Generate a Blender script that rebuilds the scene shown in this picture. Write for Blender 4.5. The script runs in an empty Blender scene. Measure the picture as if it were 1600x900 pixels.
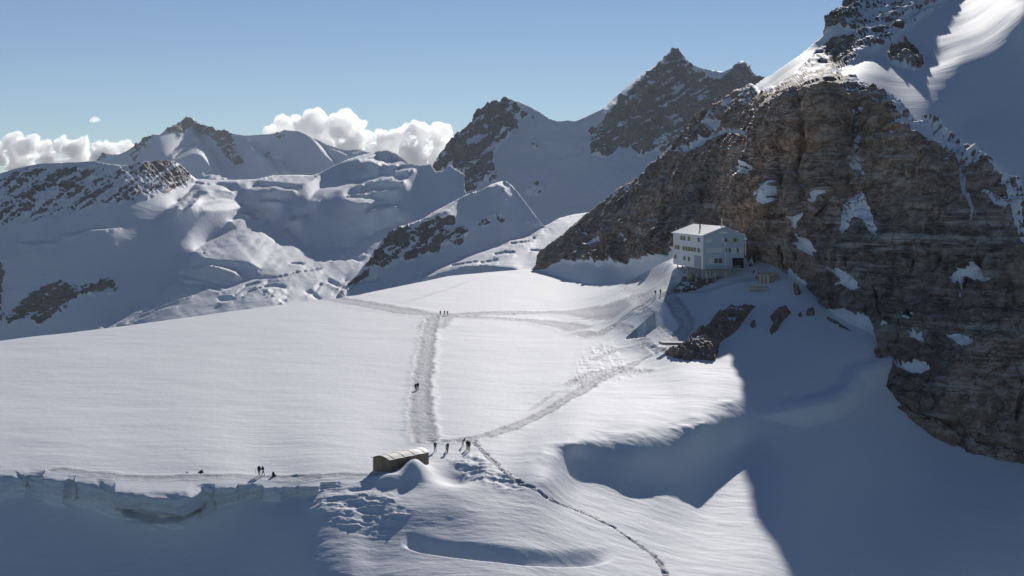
import bpy, bmesh, math, random
import numpy as np
from mathutils import Vector, Matrix
random.seed(4); RNG = np.random.default_rng(4)
SC = bpy.context.scene
COL = SC.collection

# ------------------------------------------------------------------ camera
F, HY, CZ = 2520.0, 296.0, 45.0            # focal length and horizon row in photo pixels (1600 wide), camera height
cam = bpy.data.cameras.new('camera'); cam_o = bpy.data.objects.new('camera', cam); COL.objects.link(cam_o)
cam.sensor_width = 36.0; cam.lens = 36.0 * F / 1600.0
cam.shift_y = -(450.0 - HY) / 1600.0
cam.clip_start = 1.0; cam.clip_end = 80000.0
cam_o.location = (0, 0, CZ); cam_o.rotation_euler = (math.radians(90), 0, 0)
SC.camera = cam_o

# ------------------------------------------------------------------ sky, sun, exposure
SUN_AZ, SUN_EL = 8.5, 17.0                # degrees to the right of the view axis, degrees above the horizon
world = bpy.data.worlds.new('World'); SC.world = world; world.use_nodes = True
wn = world.node_tree.nodes; wl = world.node_tree.links
bgn = wn['Background']
sky = wn.new('ShaderNodeTexSky'); sky.sky_type = 'NISHITA'; sky.sun_disc = False
sky.sun_elevation = math.radians(SUN_EL); sky.sun_rotation = math.radians(SUN_AZ)
sky.altitude = 3700; sky.air_density = 1.0; sky.dust_density = 0.0; sky.ozone_density = 3.0
hsv = wn.new('ShaderNodeHueSaturation'); hsv.inputs['Saturation'].default_value = 0.96; hsv.inputs['Hue'].default_value = 0.503
wl.new(sky.outputs['Color'], hsv.inputs['Color']); wl.new(hsv.outputs['Color'], bgn.inputs['Color']); bgn.inputs['Strength'].default_value = 0.054
sun = bpy.data.lights.new('sun', 'SUN'); sun.energy = 3.8; sun.angle = math.radians(0.5); sun.color = (1.0, 0.955, 0.90)
sun_o = bpy.data.objects.new('sun', sun); COL.objects.link(sun_o)
_sd = Vector((math.sin(math.radians(SUN_AZ)) * math.cos(math.radians(SUN_EL)),
              math.cos(math.radians(SUN_AZ)) * math.cos(math.radians(SUN_EL)), math.sin(math.radians(SUN_EL))))
sun_o.rotation_euler = _sd.to_track_quat('Z', 'Y').to_euler(); sun_o.location = _sd * 3000
SC.view_settings.view_transform = 'Standard'; SC.view_settings.look = 'None'
SC.view_settings.exposure = 0.28; SC.view_settings.gamma = 1.0; SC.view_settings.use_curve_mapping = False
SC.cycles.max_bounces = 32; SC.cycles.diffuse_bounces = 4; SC.cycles.glossy_bounces = 3; SC.cycles.volume_bounces = 32
SC.cycles.use_denoising = True; SC.cycles.use_adaptive_sampling = False

# ------------------------------------------------------------------ numeric helpers
_TAB = RNG.random(8192).astype(np.float32)
def vnoise(x, y, z, seed=0):
    xi = np.floor(x).astype(np.int64); yi = np.floor(y).astype(np.int64); zi = np.floor(z).astype(np.int64)
    fx = (x - xi).astype(np.float32); fy = (y - yi).astype(np.float32); fz = (z - zi).astype(np.float32)
    fx = fx * fx * fx * (fx * (fx * 6 - 15) + 10); fy = fy * fy * fy * (fy * (fy * 6 - 15) + 10); fz = fz * fz * fz * (fz * (fz * 6 - 15) + 10)
    def h(a, b, c):
        k = (a * 73856093) ^ (b * 19349663) ^ (c * 83492791) ^ (seed * 2654435)
        return _TAB[((k ^ (k >> 13)) * 1274126177 >> 8) & 8191]
    x0, x1, y0, y1, z0, z1 = xi, xi + 1, yi, yi + 1, zi, zi + 1
    a = h(x0, y0, z0) * (1 - fx) + h(x1, y0, z0) * fx; b = h(x0, y1, z0) * (1 - fx) + h(x1, y1, z0) * fx
    c = h(x0, y0, z1) * (1 - fx) + h(x1, y0, z1) * fx; d = h(x0, y1, z1) * (1 - fx) + h(x1, y1, z1) * fx
    return (a * (1 - fy) + b * fy) * (1 - fz) + (c * (1 - fy) + d * fy) * fz
def fbm(x, y, z, octs=4, seed=0, gain=0.5, ridged=False):
    """sum of value noise, about -1..1 (ridged: 0..1)"""
    s = 0; a = 1.0; t = 0
    for o in range(octs):
        n = vnoise(x, y, z, seed + o * 17)
        n = (1 - np.abs(2 * n - 1)) if ridged else (2 * n - 1)
        s = s + a * n; t += a; a *= gain
        x = x * 2.03 + 11.3; y = y * 2.03 + 5.7; z = z * 2.03 + 3.1
    return s / t
def sstep(a, b, x):
    t = np.clip((x - a) / (b - a), 0, 1); return t * t * (3 - 2 * t)
def sdist(X, Y, poly):
    """signed distance to a closed polygon, positive inside"""
    p = np.asarray(poly, float); q = np.roll(p, -1, axis=0)
    d2 = np.full(X.shape, 1e12); ins = np.zeros(X.shape, bool)
    for (ax, ay), (bx, by) in zip(p, q):
        ex, ey = bx - ax, by - ay
        t = np.clip(((X - ax) * ex + (Y - ay) * ey) / (ex * ex + ey * ey + 1e-9), 0, 1)
        d2 = np.minimum(d2, (X - ax - t * ex) ** 2 + (Y - ay - t * ey) ** 2)
        if ay != by:
            c = ((ay > Y) != (by > Y)) & (X < (bx - ax) * (Y - ay) / (by - ay) + ax)
            ins ^= c
    d = np.sqrt(d2)
    return np.where(ins, d, -d)
def ldist(X, Y, line):
    """distance to an open polyline and the arc parameter (in points)"""
    d2 = np.full(X.shape, 1e12); par = np.zeros(X.shape)
    p = np.asarray(line, float)
    for i in range(len(p) - 1):
        ax, ay = p[i]; bx, by = p[i + 1]; ex, ey = bx - ax, by - ay
        t = np.clip(((X - ax) * ex + (Y - ay) * ey) / (ex * ex + ey * ey + 1e-9), 0, 1)
        e = (X - ax - t * ex) ** 2 + (Y - ay - t * ey) ** 2
        m = e < d2; d2 = np.where(m, e, d2); par = np.where(m, i + t, par)
    return np.sqrt(d2), par
def blur(a, s):
    """gaussian blur (sigma in samples) with mirrored borders"""
    if s <= 0: return a
    r = int(3 * s) + 1; k = np.exp(-0.5 * (np.arange(-r, r + 1) / s) ** 2); k /= k.sum()
    for ax in (0, 1):
        p = np.pad(a, [(r, r) if i == ax else (0, 0) for i in (0, 1)], mode='edge')
        o = np.zeros_like(a, float)
        for i, w in enumerate(k):
            o += w * (p[i:i + a.shape[0], :] if ax == 0 else p[:, i:i + a.shape[1]])
        a = o
    return a
def curve(pts):
    p = np.asarray(pts, float); return lambda x: np.interp(x, p[:, 0], p[:, 1])
def unproj(px, py, D):
    return np.stack([(px - 800.0) / F * D, D, CZ + (HY - py) / F * D], axis=-1)
class TPS:
    def __init__(s, pts, sx=500.0):
        p = np.asarray(pts, float); s.c = p[:, :2] / sx; s.sx = sx; v = 1.0 / p[:, 2]; n = len(p)
        r2 = ((s.c[:, None] - s.c[None]) ** 2).sum(-1); K = 0.5 * r2 * np.log(r2 + 1e-12) + np.eye(n) * 1e-4
        P = np.c_[np.ones(n), s.c]; A = np.zeros((n + 3, n + 3)); A[:n, :n] = K; A[:n, n:] = P; A[n:, :n] = P.T
        s.w = np.linalg.solve(A, np.r_[v, 0, 0, 0])
    def __call__(s, px, py):
        x = px / s.sx; y = py / s.sx; o = s.w[-3] + s.w[-2] * x + s.w[-1] * y
        for (cx, cy), w in zip(s.c, s.w[:-3]):
            r2 = (x - cx) ** 2 + (y - cy) ** 2; o = o + w * 0.5 * r2 * np.log(r2 + 1e-12)
        return o
def gnormals(V):
    a = np.gradient(V, axis=1); b = np.gradient(V, axis=0)
    n = np.cross(a, b); n /= np.linalg.norm(n, axis=-1, keepdims=True) + 1e-9
    n[(n * (V - np.array([0, 0, CZ]))).sum(-1) > 0] *= -1
    return n

# ------------------------------------------------------------------ object helpers
def tag(o, label=None, cat=None, group=None, kind=None):
    if label: o['label'] = label
    if cat: o['category'] = cat
    if group: o['group'] = group
    if kind: o['kind'] = kind
    return o
def link(name, me, mat=None, parent=None):
    o = bpy.data.objects.new(name, me); COL.objects.link(o)
    if mat is not None and me is not None: me.materials.append(mat)
    if parent is not None: o.parent = parent
    return o
def grid_mesh(name, V, attrs=None, keep=None, flat=None):
    """one mesh from an (n,m,3) lattice; keep = boolean mask of the quads"""
    n, m = V.shape[:2]
    idx = np.arange(n * m).reshape(n, m)
    q = np.stack([idx[:-1, :-1], idx[1:, :-1], idx[1:, 1:], idx[:-1, 1:]], -1).reshape(-1, 4)
    sm = np.ones(len(q), bool) if flat is None else ~flat[:-1, :-1].reshape(-1)
    if keep is not None: q = q[keep.reshape(-1)]; sm = sm[keep.reshape(-1)]
    used = np.unique(q); remap = np.full(n * m, -1); remap[used] = np.arange(len(used)); q = remap[q]
    co = V.reshape(-1, 3)[used]
    me = bpy.data.meshes.new(name)
    me.vertices.add(len(co)); me.vertices.foreach_set('co', co.astype(np.float32).ravel())
    me.loops.add(q.size); me.loops.foreach_set('vertex_index', q.astype(np.int32).ravel())
    me.polygons.add(len(q)); me.polygons.foreach_set('loop_start', np.arange(0, q.size, 4, dtype=np.int32))
    me.polygons.foreach_set('use_smooth', sm)
    me.update(calc_edges=True)
    for k, a in (attrs or {}).items():
        at = me.attributes.new(k, 'FLOAT', 'POINT'); at.data.foreach_set('value', a.reshape(-1)[used].astype(np.float32))
    return me

# ------------------------------------------------------------------ materials
def new_mat(name):
    m = bpy.data.materials.new(name); m.use_nodes = True; nt = m.node_tree
    return m, nt, nt.nodes, nt.links, nt.nodes['Principled BSDF']
def nmath(N, L, op, a, b=None, c=None, clamp=False):
    n = N.new('ShaderNodeMath'); n.operation = op; n.use_clamp = clamp
    for i, v in enumerate((a, b, c)):
        if v is None: continue
        if isinstance(v, (int, float)): n.inputs[i].default_value = v
        else: L.new(v, n.inputs[i])
    return n.outputs[0]
def nnoise(N, L, vec, scale, detail=6, rough=0.6, dist=0.0):
    n = N.new('ShaderNodeTexNoise'); n.inputs['Scale'].default_value = scale; n.inputs['Detail'].default_value = detail
    n.inputs['Roughness'].default_value = rough; n.inputs['Distortion'].default_value = dist
    L.new(vec, n.inputs['Vector']); return n.outputs['Fac']
def nmap(N, L, vec, scale=(1, 1, 1), rot=(0, 0, 0)):
    n = N.new('ShaderNodeMapping'); n.inputs['Scale'].default_value = scale; n.inputs['Rotation'].default_value = rot
    L.new(vec, n.inputs['Vector']); return n.outputs[0]
def nramp(N, L, fac, stops):
    n = N.new('ShaderNodeValToRGB'); e = n.color_ramp.elements
    while len(e) < len(stops): e.new(0.5)
    for el, (p, c) in zip(e, stops): el.position = p; el.color = (*c, 1) if len(c) == 3 else c
    L.new(fac, n.inputs['Fac']); return n.outputs['Color']
def nmix(N, L, fac, a, b, blend='MIX'):
    n = N.new('ShaderNodeMix'); n.data_type = 'RGBA'; n.blend_type = blend
    for s, v in ((0, fac), (6, a), (7, b)):
        if isinstance(v, (int, float)): n.inputs[s].default_value = v
        elif isinstance(v, tuple): n.inputs[s].default_value = (*v, 1) if len(v) == 3 else v
        else: L.new(v, n.inputs[s])
    return n.outputs[2]
def nattr(N, name):
    n = N.new('ShaderNodeAttribute'); n.attribute_name = name; return n.outputs['Fac']

SNOW = (0.89, 0.90, 0.92)
def terrain_mat(name, unit, rock_dark, rock_mid, rock_light, strata=0.6, tilt=0.12, snow_bump=0.25, rock_bump=0.8, mixamp=0.55, track=False, streak=0.0):
    """snow and bare rock, told apart by the mesh's own 'snow' attribute; unit = size in metres of the fine grain"""
    m, nt, N, L, B = new_mat(name)
    pos = N.new('ShaderNodeNewGeometry').outputs['Position']
    st = nmap(N, L, pos, (0.10 / unit, 0.10 / unit, 0.62 / unit), (tilt, tilt * 0.6, 0))
    s1 = nnoise(N, L, st, 1.0, 6, 0.65, 0.4)
    s2 = nnoise(N, L, pos, 0.06 / unit, 7, 0.62)
    s3 = nnoise(N, L, pos, 0.5 / unit, 5, 0.65)
    f = nmath(N, L, 'ADD', nmath(N, L, 'MULTIPLY', s1, strata), nmath(N, L, 'MULTIPLY', s2, 1 - strata))
    rock = nramp(N, L, f, [(0.37, rock_dark), (0.47, rock_mid), (0.54, rock_mid), (0.64, rock_light)])
    rock = nmix(N, L, nmath(N, L, 'MULTIPLY', s3, 0.8), rock, nramp(N, L, s3, [(0.35, tuple(c * 0.45 for c in rock_dark)), (0.65, rock_light)]))
    if streak:
        q1 = nnoise(N, L, nmap(N, L, pos, (0.018, 0.018, 0.42), (tilt, tilt * 0.6, 0)), 1.0, 4, 0.55, 0.25)
        q2 = nnoise(N, L, nmap(N, L, pos, (0.05, 0.05, 1.3), (tilt * 1.2, tilt * 0.5, 0)), 1.0, 4, 0.6, 0.3)
        q3 = nnoise(N, L, pos, 0.045, 4, 0.6)
        big = nramp(N, L, nnoise(N, L, pos, 0.014, 3, 0.5), [(0.38, (0.62, 0.64, 0.68)), (0.62, (1.25, 1.1, 0.98))])
        rock = nmix(N, L, 1.0, rock, big, 'MULTIPLY')
        band = nmath(N, L, 'MULTIPLY', nmath(N, L, 'ADD', nramp(N, L, q1, [(0.53, (0, 0, 0)), (0.60, (1, 1, 1))]), nramp(N, L, q2, [(0.56, (0, 0, 0)), (0.64, (0.8, 0.8, 0.8))]), clamp=True),
                     nramp(N, L, q3, [(0.40, (0, 0, 0)), (0.62, (1, 1, 1))]))
        rock = nmix(N, L, nmath(N, L, 'MULTIPLY', band, streak), rock, (0.66, 0.62, 0.57))
        dk = nramp(N, L, nnoise(N, L, nmap(N, L, pos, (0.16, 0.16, 0.02)), 1.0, 5, 0.65, 0.6), [(0.30, (0.45, 0.45, 0.45)), (0.46, (1, 1, 1))])
        rock = nmix(N, L, 1.0, rock, dk, 'MULTIPLY')
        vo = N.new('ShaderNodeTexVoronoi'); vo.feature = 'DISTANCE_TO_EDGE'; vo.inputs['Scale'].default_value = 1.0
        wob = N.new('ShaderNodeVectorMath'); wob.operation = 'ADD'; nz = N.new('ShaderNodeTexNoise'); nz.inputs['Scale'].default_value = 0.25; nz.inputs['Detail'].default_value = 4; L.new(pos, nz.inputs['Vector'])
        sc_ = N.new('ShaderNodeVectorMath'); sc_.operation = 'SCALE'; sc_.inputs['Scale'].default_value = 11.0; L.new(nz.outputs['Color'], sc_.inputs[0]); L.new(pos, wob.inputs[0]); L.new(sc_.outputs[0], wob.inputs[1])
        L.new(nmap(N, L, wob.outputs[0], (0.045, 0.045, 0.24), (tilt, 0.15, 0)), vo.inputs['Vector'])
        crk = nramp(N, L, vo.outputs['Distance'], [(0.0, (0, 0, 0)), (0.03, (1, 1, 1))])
        rock = nmix(N, L, 1.0, rock, nmix(N, L, crk, (0.72, 0.71, 0.70), (1.0, 1.0, 1.0)), 'MULTIPLY')  # cracks darkened in colour: painted fissure shade along with staining
    sn = nattr(N, 'snow')
    k = nmath(N, L, 'ADD', sn, nmath(N, L, 'MULTIPLY', nmath(N, L, 'SUBTRACT', nnoise(N, L, pos, 0.22 / unit, 6, 0.7), 0.5), mixamp * 2))
    fac = N.new('ShaderNodeMapRange'); fac.interpolation_type = 'SMOOTHSTEP'; L.new(k, fac.inputs[0])
    fac.inputs[1].default_value = 0.46; fac.inputs[2].default_value = 0.54
    fac = fac.outputs[0]
    snow = nmix(N, L, nnoise(N, L, pos, 0.02 / unit, 5, 0.6), (SNOW[0] * 0.95, SNOW[1] * 0.95, SNOW[2] * 0.95), SNOW)
    if track:
        tr = nattr(N, 'track')
        tn = nnoise(N, L, pos, 0.9 / unit, 5, 0.75)
        snow = nmix(N, L, nmath(N, L, 'MULTIPLY', tr, nmath(N, L, 'MULTIPLY_ADD', tn, 0.8, 0.45), clamp=True), snow, (0.37, 0.38, 0.42))
    L.new(nmix(N, L, fac, rock, snow), B.inputs['Base Color'])
    B.inputs['Roughness'].default_value = 0.75; B.inputs['Specular IOR Level'].default_value = 0.08
    rb = nmath(N, L, 'ADD', nmath(N, L, 'MULTIPLY', s1, 1.2), nmath(N, L, 'ADD', nmath(N, L, 'MULTIPLY', s3, 0.7), s2))
    if streak: rb = nmath(N, L, 'ADD', rb, nmath(N, L, 'MULTIPLY', crk, 0.35))
    sb = nmath(N, L, 'ADD', nnoise(N, L, nmap(N, L, pos, (0.25, 1.0, 1.0), (0, 0, 0.35)), 0.35 / unit, 7, 0.6),
               nmath(N, L, 'MULTIPLY', nnoise(N, L, pos, 1.6 / unit, 3, 0.6), 0.25))
    hb = nmath(N, L, 'ADD', nmath(N, L, 'MULTIPLY', nmath(N, L, 'MULTIPLY', rb, nmath(N, L, 'SUBTRACT', 1.0, fac)), rock_bump),
               nmath(N, L, 'MULTIPLY', nmath(N, L, 'MULTIPLY', sb, fac), snow_bump))
    if track: hb = nmath(N, L, 'ADD', hb, nmath(N, L, 'MULTIPLY', nmath(N, L, 'MULTIPLY', tn, tr), 0.30))
    bp = N.new('ShaderNodeBump'); bp.inputs['Strength'].default_value = 1.0; bp.inputs['Distance'].default_value = unit
    L.new(hb, bp.inputs['Height']); L.new(bp.outputs[0], B.inputs['Normal'])
    return m

M_GROUND = terrain_mat('snow_ground', 1.0, (0.05, 0.04, 0.033), (0.10, 0.085, 0.07), (0.24, 0.22, 0.2), snow_bump=0.16, track=True)
M_ROCK = terrain_mat('broken_rock', 0.9, (0.095, 0.066, 0.048), (0.25, 0.182, 0.13), (0.50, 0.42, 0.34), strata=0.3, snow_bump=0.2, rock_bump=0.9, mixamp=0.5)
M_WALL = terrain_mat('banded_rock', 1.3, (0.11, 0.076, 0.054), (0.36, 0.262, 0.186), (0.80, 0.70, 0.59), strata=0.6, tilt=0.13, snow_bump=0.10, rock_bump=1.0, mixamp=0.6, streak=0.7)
M_FAR = terrain_mat('far_rock', 4.0, (0.08, 0.066, 0.058), (0.18, 0.148, 0.128), (0.36, 0.31, 0.28), strata=0.4, tilt=0.5, snow_bump=0.4, rock_bump=0.7, mixamp=0.75)

# ================================================================== SNOW GROUND (glacier saddle and the slope in front of it)
EDGE = [(-460, 588), (-220, 558), (0, 532), (100, 520), (200, 508), (350, 488), (500, 468), (560, 461), (640, 444), (700, 432), (760, 426), (800, 423), (850, 417),
        (880, 424), (905, 433), (930, 441), (962, 442), (1000, 429), (1050, 403), (1085, 384), (1150, 372), (1190, 380), (1240, 405), (1300, 455),
        (1400, 560), (1500, 645), (1600, 676), (1820, 730)]
def _z0(px, py): return (px, py, CZ * F / (py - HY))
PA = [_z0(x, y) for x in (-460, -220, 0, 200, 400, 600, 760) for y in (curve(EDGE)(x), 600, 712)]
PA += [_z0(900, 470), _z0(900, 520), _z0(880, 590), _z0(850, 650), _z0(820, 690), _z0(850, 430), _z0(700, 715), _z0(600, 738), _z0(500, 742), _z0(350, 742), _z0(100, 735), _z0(-100, 722)]
PA += [(950, 447, 690), (1000, 436, 640), (1045, 412, 545), (1025, 460, 492), (1054, 415, 532), (1066, 424, 521), (1080, 434, 507), (1098, 443, 495), (1140, 440, 488), (1000, 500, 474), (985, 475, 520), (1050, 500, 452), (960, 520, 481),
       (1060, 560, 397), (1000, 560, 416), (950, 600, 371), (1050, 620, 347), (1160, 418, 505), (1190, 440, 484), (1240, 440, 478), (1300, 487, 455), (1370, 530, 436),
       (1400, 600, 420), (1450, 662, 410), (1500, 685, 405), (1600, 716, 400), (1820, 770, 388), (1100, 490, 452), (1100, 560, 398), (1200, 500, 440), (1200, 560, 402), (1300, 560, 415),
       (1000, 680, 299), (1000, 692, 295), (1000, 706, 292), (1000, 740, 287), (1000, 770, 280), (1000, 800, 268), (1000, 900, 232), (1100, 650, 325), (1100, 662, 318), (1100, 676, 316),
       (1100, 720, 312), (1100, 765, 298), (1100, 800, 284), (1100, 900, 240), (1150, 700, 330), (1200, 700, 330), (1200, 765, 302), (1200, 900, 246), (1150, 625, 348), (1200, 640, 350), (1260, 640, 368), (1340, 640, 392),
       (1300, 700, 350), (1300, 800, 306), (1300, 900, 262), (1450, 760, 358), (1450, 900, 285), (1600, 800, 350), (1600, 970, 290), (1820, 850, 345), (1820, 970, 305),
       (850, 712, 272), (850, 730, 266), (850, 750, 258), (900, 698, 283), (900, 715, 282), (900, 760, 270), (900, 820, 247), (900, 900, 224), (800, 760, 254), (800, 820, 237), (800, 900, 217),
       (700, 760, 249), (700, 820, 235), (700, 900, 216), (600, 765, 246), (600, 820, 234), (600, 900, 217), (500, 800, 238), (480, 900, 219), (760, 722, 267)]
PB = [p for p in PA if p[0] >= 480 and p[1] > 740]
PB += [(-460, 770, 262), (-460, 900, 246), (-220, 785, 257), (0, 782, 255), (100, 792, 253), (180, 804, 251.5), (240, 817, 250.5), (300, 812, 250), (350, 790, 250.5), (400, 778, 250.5), (470, 776, 248), (540, 760, 248),
       (-220, 900, 242), (0, 900, 241), (200, 900, 239), (330, 900, 235), (420, 900, 227), (450, 840, 234), (400, 830, 242), (200, 850, 246), (0, 840, 248), (0, 970, 230), (300, 970, 224)]
tA, tB = TPS(PA), TPS(PB)
LIP = curve([(-460, 690), (-220, 708), (0, 722), (60, 727), (100, 735), (160, 742), (180, 748), (260, 750), (330, 750), (400, 753), (450, 757), (500, 752), (560, 748), (600, 748)])
FOOT = curve([(-460, 750), (-220, 768), (0, 772), (40, 768), (70, 776), (100, 783), (150, 788), (180, 800), (215, 812), (250, 816), (285, 813), (320, 796), (350, 783), (400, 776), (440, 778), (470, 770), (520, 764), (560, 754), (600, 750)])
BLK = np.array([-500, -150, -90, -40, 0, 42, 68, 104, 120, 178, 245, 312, 336, 372, 410, 440, 468, 500, 530, 560, 2400]); BOFF = np.array([2, -2, 3, -1, 0, 4, -2, 2, -3, 0, 1, 4, -1, 3, -2, 2, 4, -1, 0, 0.0]); BPUSH = np.array([1, -1, 2, 0, 1.5, -0.5, 1.2, -1, 0.6, 0.5, 0.9, -1.2, 0.8, -0.6, 0.9, -0.2, 1.0, -0.8, 0.3, 0.0])
def g_inv(px, py):
    """inverse depth of the snow surface seen at photo pixel (px, py)"""
    bi = np.clip(np.searchsorted(BLK, px) - 1, 0, len(BLK) - 2); wob = 0.45 * BOFF[bi] + 2.0 * fbm(px / 30.0, py * 0 + 3.0, px * 0, 3, 91)
    lip = LIP(px) + 0.35 * wob; foot = np.maximum(FOOT(px) + 1.2 * wob, lip + 3)
    m = sstep(0, 1, (py - lip) / (foot - lip)) * sstep(600, 545, px)
    return tA(px, py) * (1 - m) + tB(px, py) * m

TRACKS = [   # polyline in photo pixels, half width in metres, strength, roughness of the surface in metres
    ([(676, 492), (672, 510), (668, 530), (663, 565), (658, 600), (659, 640), (664, 690)], 2.4, 1.0, 0.10),
    ([(655, 491), (690, 492), (672, 512)], 5.0, 0.8, 0.10),
    ([(512, 465), (560, 473), (600, 480), (650, 489), (700, 492), (800, 488), (900, 485), (985, 475)], 8.0, 1.0, 0.08),
    ([(700, 494), (780, 497), (840, 502), (880, 508), (905, 515)], 5.0, 0.9, 0.08),
    ([(700, 690), (760, 682), (810, 664), (850, 645), (900, 615), (950, 588), (1000, 562), (1030, 548)], 1.9, 0.95, 0.12),
    ([(905, 520), (930, 525), (960, 506), (1000, 480), (1026, 464), (1050, 458)], 3.6, 1.0, 0.20),
    ([(905, 600), (930, 585), (960, 578), (1000, 582)], 4.0, 0.7, 0.25),
    ([(985, 440), (1010, 448), (1030, 462)], 6.0, 0.8, 0.12),
    ([(1040, 462), (1060, 480), (1075, 505), (1060, 530), (1045, 545)], 2.6, 0.8, 0.18),
    ([(1050, 458), (1100, 455), (1150, 440), (1180, 436)], 2.2, 0.5, 0.2),
    ([(585, 742), (540, 741), (480, 746), (420, 745), (340, 743), (250, 746), (180, 744), (90, 734)], 1.8, 0.7, 0.10),
    ([(668, 688), (700, 690), (735, 690)], 1.6, 0.7, 0.1),
    ([(738, 690), (752, 702), (770, 722), (790, 740), (815, 757), (850, 776), (890, 793), (925, 808), (960, 825), (990, 845), (1015, 862), (1030, 876), (1038, 890), (1042, 905), (1043, 960)], 0.55, 0.9, 0.26),
    ([(1030, 548), (1000, 540), (965, 545), (930, 560)], 1.6, 0.7, 0.2),
    ([(960, 506), (985, 515), (1010, 535), (1030, 548)], 1.2, 0.6, 0.2),
    ([(1000, 480), (1020, 500), (1050, 530)], 1.2, 0.6, 0.2),
    ([(900, 615), (870, 612), (830, 640)], 0.8, 0.5, 0.15),
    ([(640, 470), (700, 452), (730, 440)], 1.5, 0.4, 0.05)]
FLOWS = []
def build_ground():
    cols = np.r_[np.arange(-460, -40, 4.0), np.arange(-40, 1821, 1.6)]; nr = 430
    v = np.linspace(0, 1, nr) ** 1.12
    PX = np.repeat(cols[None], nr, 0); e = curve(EDGE)(cols)
    PY = e[None] + v[:, None] * (972 - e)[None]
    D = 1.0 / g_inv(PX, PY)
    V = unproj(PX, PY, D)
    x, y = V[..., 0], V[..., 1]
    near = sstep(700, 300, D)
    # wind-packed surface, swells and small drifts
    dz = 0.35 * fbm(x / 34, y / 60, x * 0, 3, 5) + 0.10 * fbm(x / 11 + y / 30, y / 9, x * 0, 3, 8)
    drift = fbm((x + 0.55 * y) / 9.0, (y - 0.4 * x) / 2.6, x * 0, 4, 23)
    rough_r = sstep(780, 900, PX) * sstep(560, 640, PY)
    dz += drift * (0.016 + 0.03 * rough_r * near + 0.03 * sstep(745, 790, PY) * near)
    dz += 0.03 * fbm(x / 1.5, y / 0.9, x * 0, 3, 31) * near
    # lumpy avalanche blocks and broken crust below the shed and along the crest of the slope
    lump = np.clip(sdist(PX, PY, [(470, 775), (560, 752), (610, 765), (650, 800), (600, 850), (540, 830), (470, 800)]) / 14, 0, 1)
    lump = np.maximum(lump, np.clip(sdist(PX, PY, [(690, 712), (745, 705), (800, 740), (835, 775), (790, 775), (720, 745)]) / 10, 0, 1))
    lump = np.maximum(lump, 0.8 * np.clip(sdist(PX, PY, [(900, 545), (960, 520), (1000, 590), (960, 610), (880, 615)]) / 14, 0, 1))
    dz += lump * 0.75 * (fbm(x / 3.0, y / 2.2, x * 0, 4, 41, ridged=True) - 0.45)
    lipn = ldist(PX, PY, [(835, 712), (900, 697), (960, 690), (1000, 688), (1050, 672), (1100, 660), (1150, 628)])[0]
    dz += 0.5 * sstep(20, 0, lipn) * (fbm(x / 5.0, y / 6.0, x * 0, 3, 44) + 0.25)
    # long lens-shaped hollow with a bright rim, low in the middle
    d, par = ldist(PX, PY, [(625, 846), (660, 857), (700, 864), (760, 871), (820, 878), (880, 881), (930, 878), (965, 870)])
    below = PY > np.interp(PX, [625, 660, 700, 760, 820, 880, 930, 965], [846, 857, 864, 871, 878, 881, 878, 870])
    end = sstep(0.0, 0.8, par) * sstep(7.0, 5.5, par)
    dz += np.where(below, -1.0 * sstep(8, 0, d), -1.0 * sstep(22, 0, d)) * end * ((PX > 620) & (PX < 970))
    dz += 0.25 * np.exp(-((PX - 700) / 130) ** 2 - ((PY - 805 - 0.12 * (PX - 700)) / 22) ** 2)
    # snow bank beside the shed and the hollow behind it
    dz += 2.4 * np.exp(-((PX - 648) / 21) ** 2 - ((PY - 742) / 12) ** 2) + 1.1 * np.exp(-((PX - 610) / 26) ** 2 - ((PY - 752) / 8) ** 2)
    dz -= 1.5 * np.exp(-((PX - 712) / 30) ** 2 - ((PY - 742) / 13) ** 2)
    # rounded swell of the slope to the right with its broken lower edge
    d, par = ldist(PX, PY, [(1170, 645), (1220, 655), (1260, 660), (1300, 652), (1335, 632), (1350, 605), (1395, 590)])
    up = (PY < np.interp(PX, [1170, 1220, 1260, 1300, 1335, 1350, 1395], [645, 655, 660, 652, 632, 605, 590]))
    dz += np.where(up, 3.4 * sstep(46, 6, d), 3.4 * sstep(6, 0, d)) * sstep(0, 2, par) + 0.6 * sstep(14, 2, d) * sstep(1.5, 3, par) * (fbm(x / 6, y / 6, x * 0, 3, 47) + 0.1)
    # a steep cut bank in the lit snow below the hut
    wd = sdist(PX, PY, [(976, 530), (1024, 488), (1037, 503), (1008, 526)]); wl_ = ldist(PX, PY, [(976, 530), (1024, 488)])[0]
    dz -= 3.6 * sstep(0, 1.5, wd) * sstep(22, 3, wl_)
    # ice cliff: fractured blocks, ledges and a hollow under the big block
    lip, foot = LIP(PX), FOOT(PX)
    h = np.clip((PY - lip) / (foot - lip + 1e-3), -1, 2); cl = sstep(0.02, 0.30, h) * sstep(1.25, 0.85, h) * sstep(560, 500, PX)
    blocks = fbm(PX / 44.0, PY / 30.0, PX * 0, 3, 61, ridged=True)
    ledge = np.abs(((h * 3.2 + 1.2 * fbm(PX / 60, PY / 60, PX * 0, 2, 66)) % 1) - 0.5) * 2
    bi = np.clip(np.searchsorted(BLK, PX + 5 * fbm(PX / 20, PY / 9, PX * 0, 3, 67)) - 1, 0, len(BLK) - 2)
    push = cl * (0.9 * BPUSH[bi] + 1.9 * (blocks - 0.5) + 0.7 * (sstep(0.3, 0.5, ledge) - 0.5) + 0.25 * fbm(PX / 9.0, PY / 5.0, PX * 0, 3, 68))
    big = sstep(0, 10, sdist(PX, PY, [(178, 750), (300, 750), (318, 765), (312, 792), (285, 800), (185, 790)]))
    under = sstep(0, 5, sdist(PX, PY, [(180, 790), (230, 797), (290, 800), (322, 786), (312, 800), (285, 814), (235, 817), (196, 806)]))
    push += 3.5 * big - 4.0 * under
    V[..., 1] -= push
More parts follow.
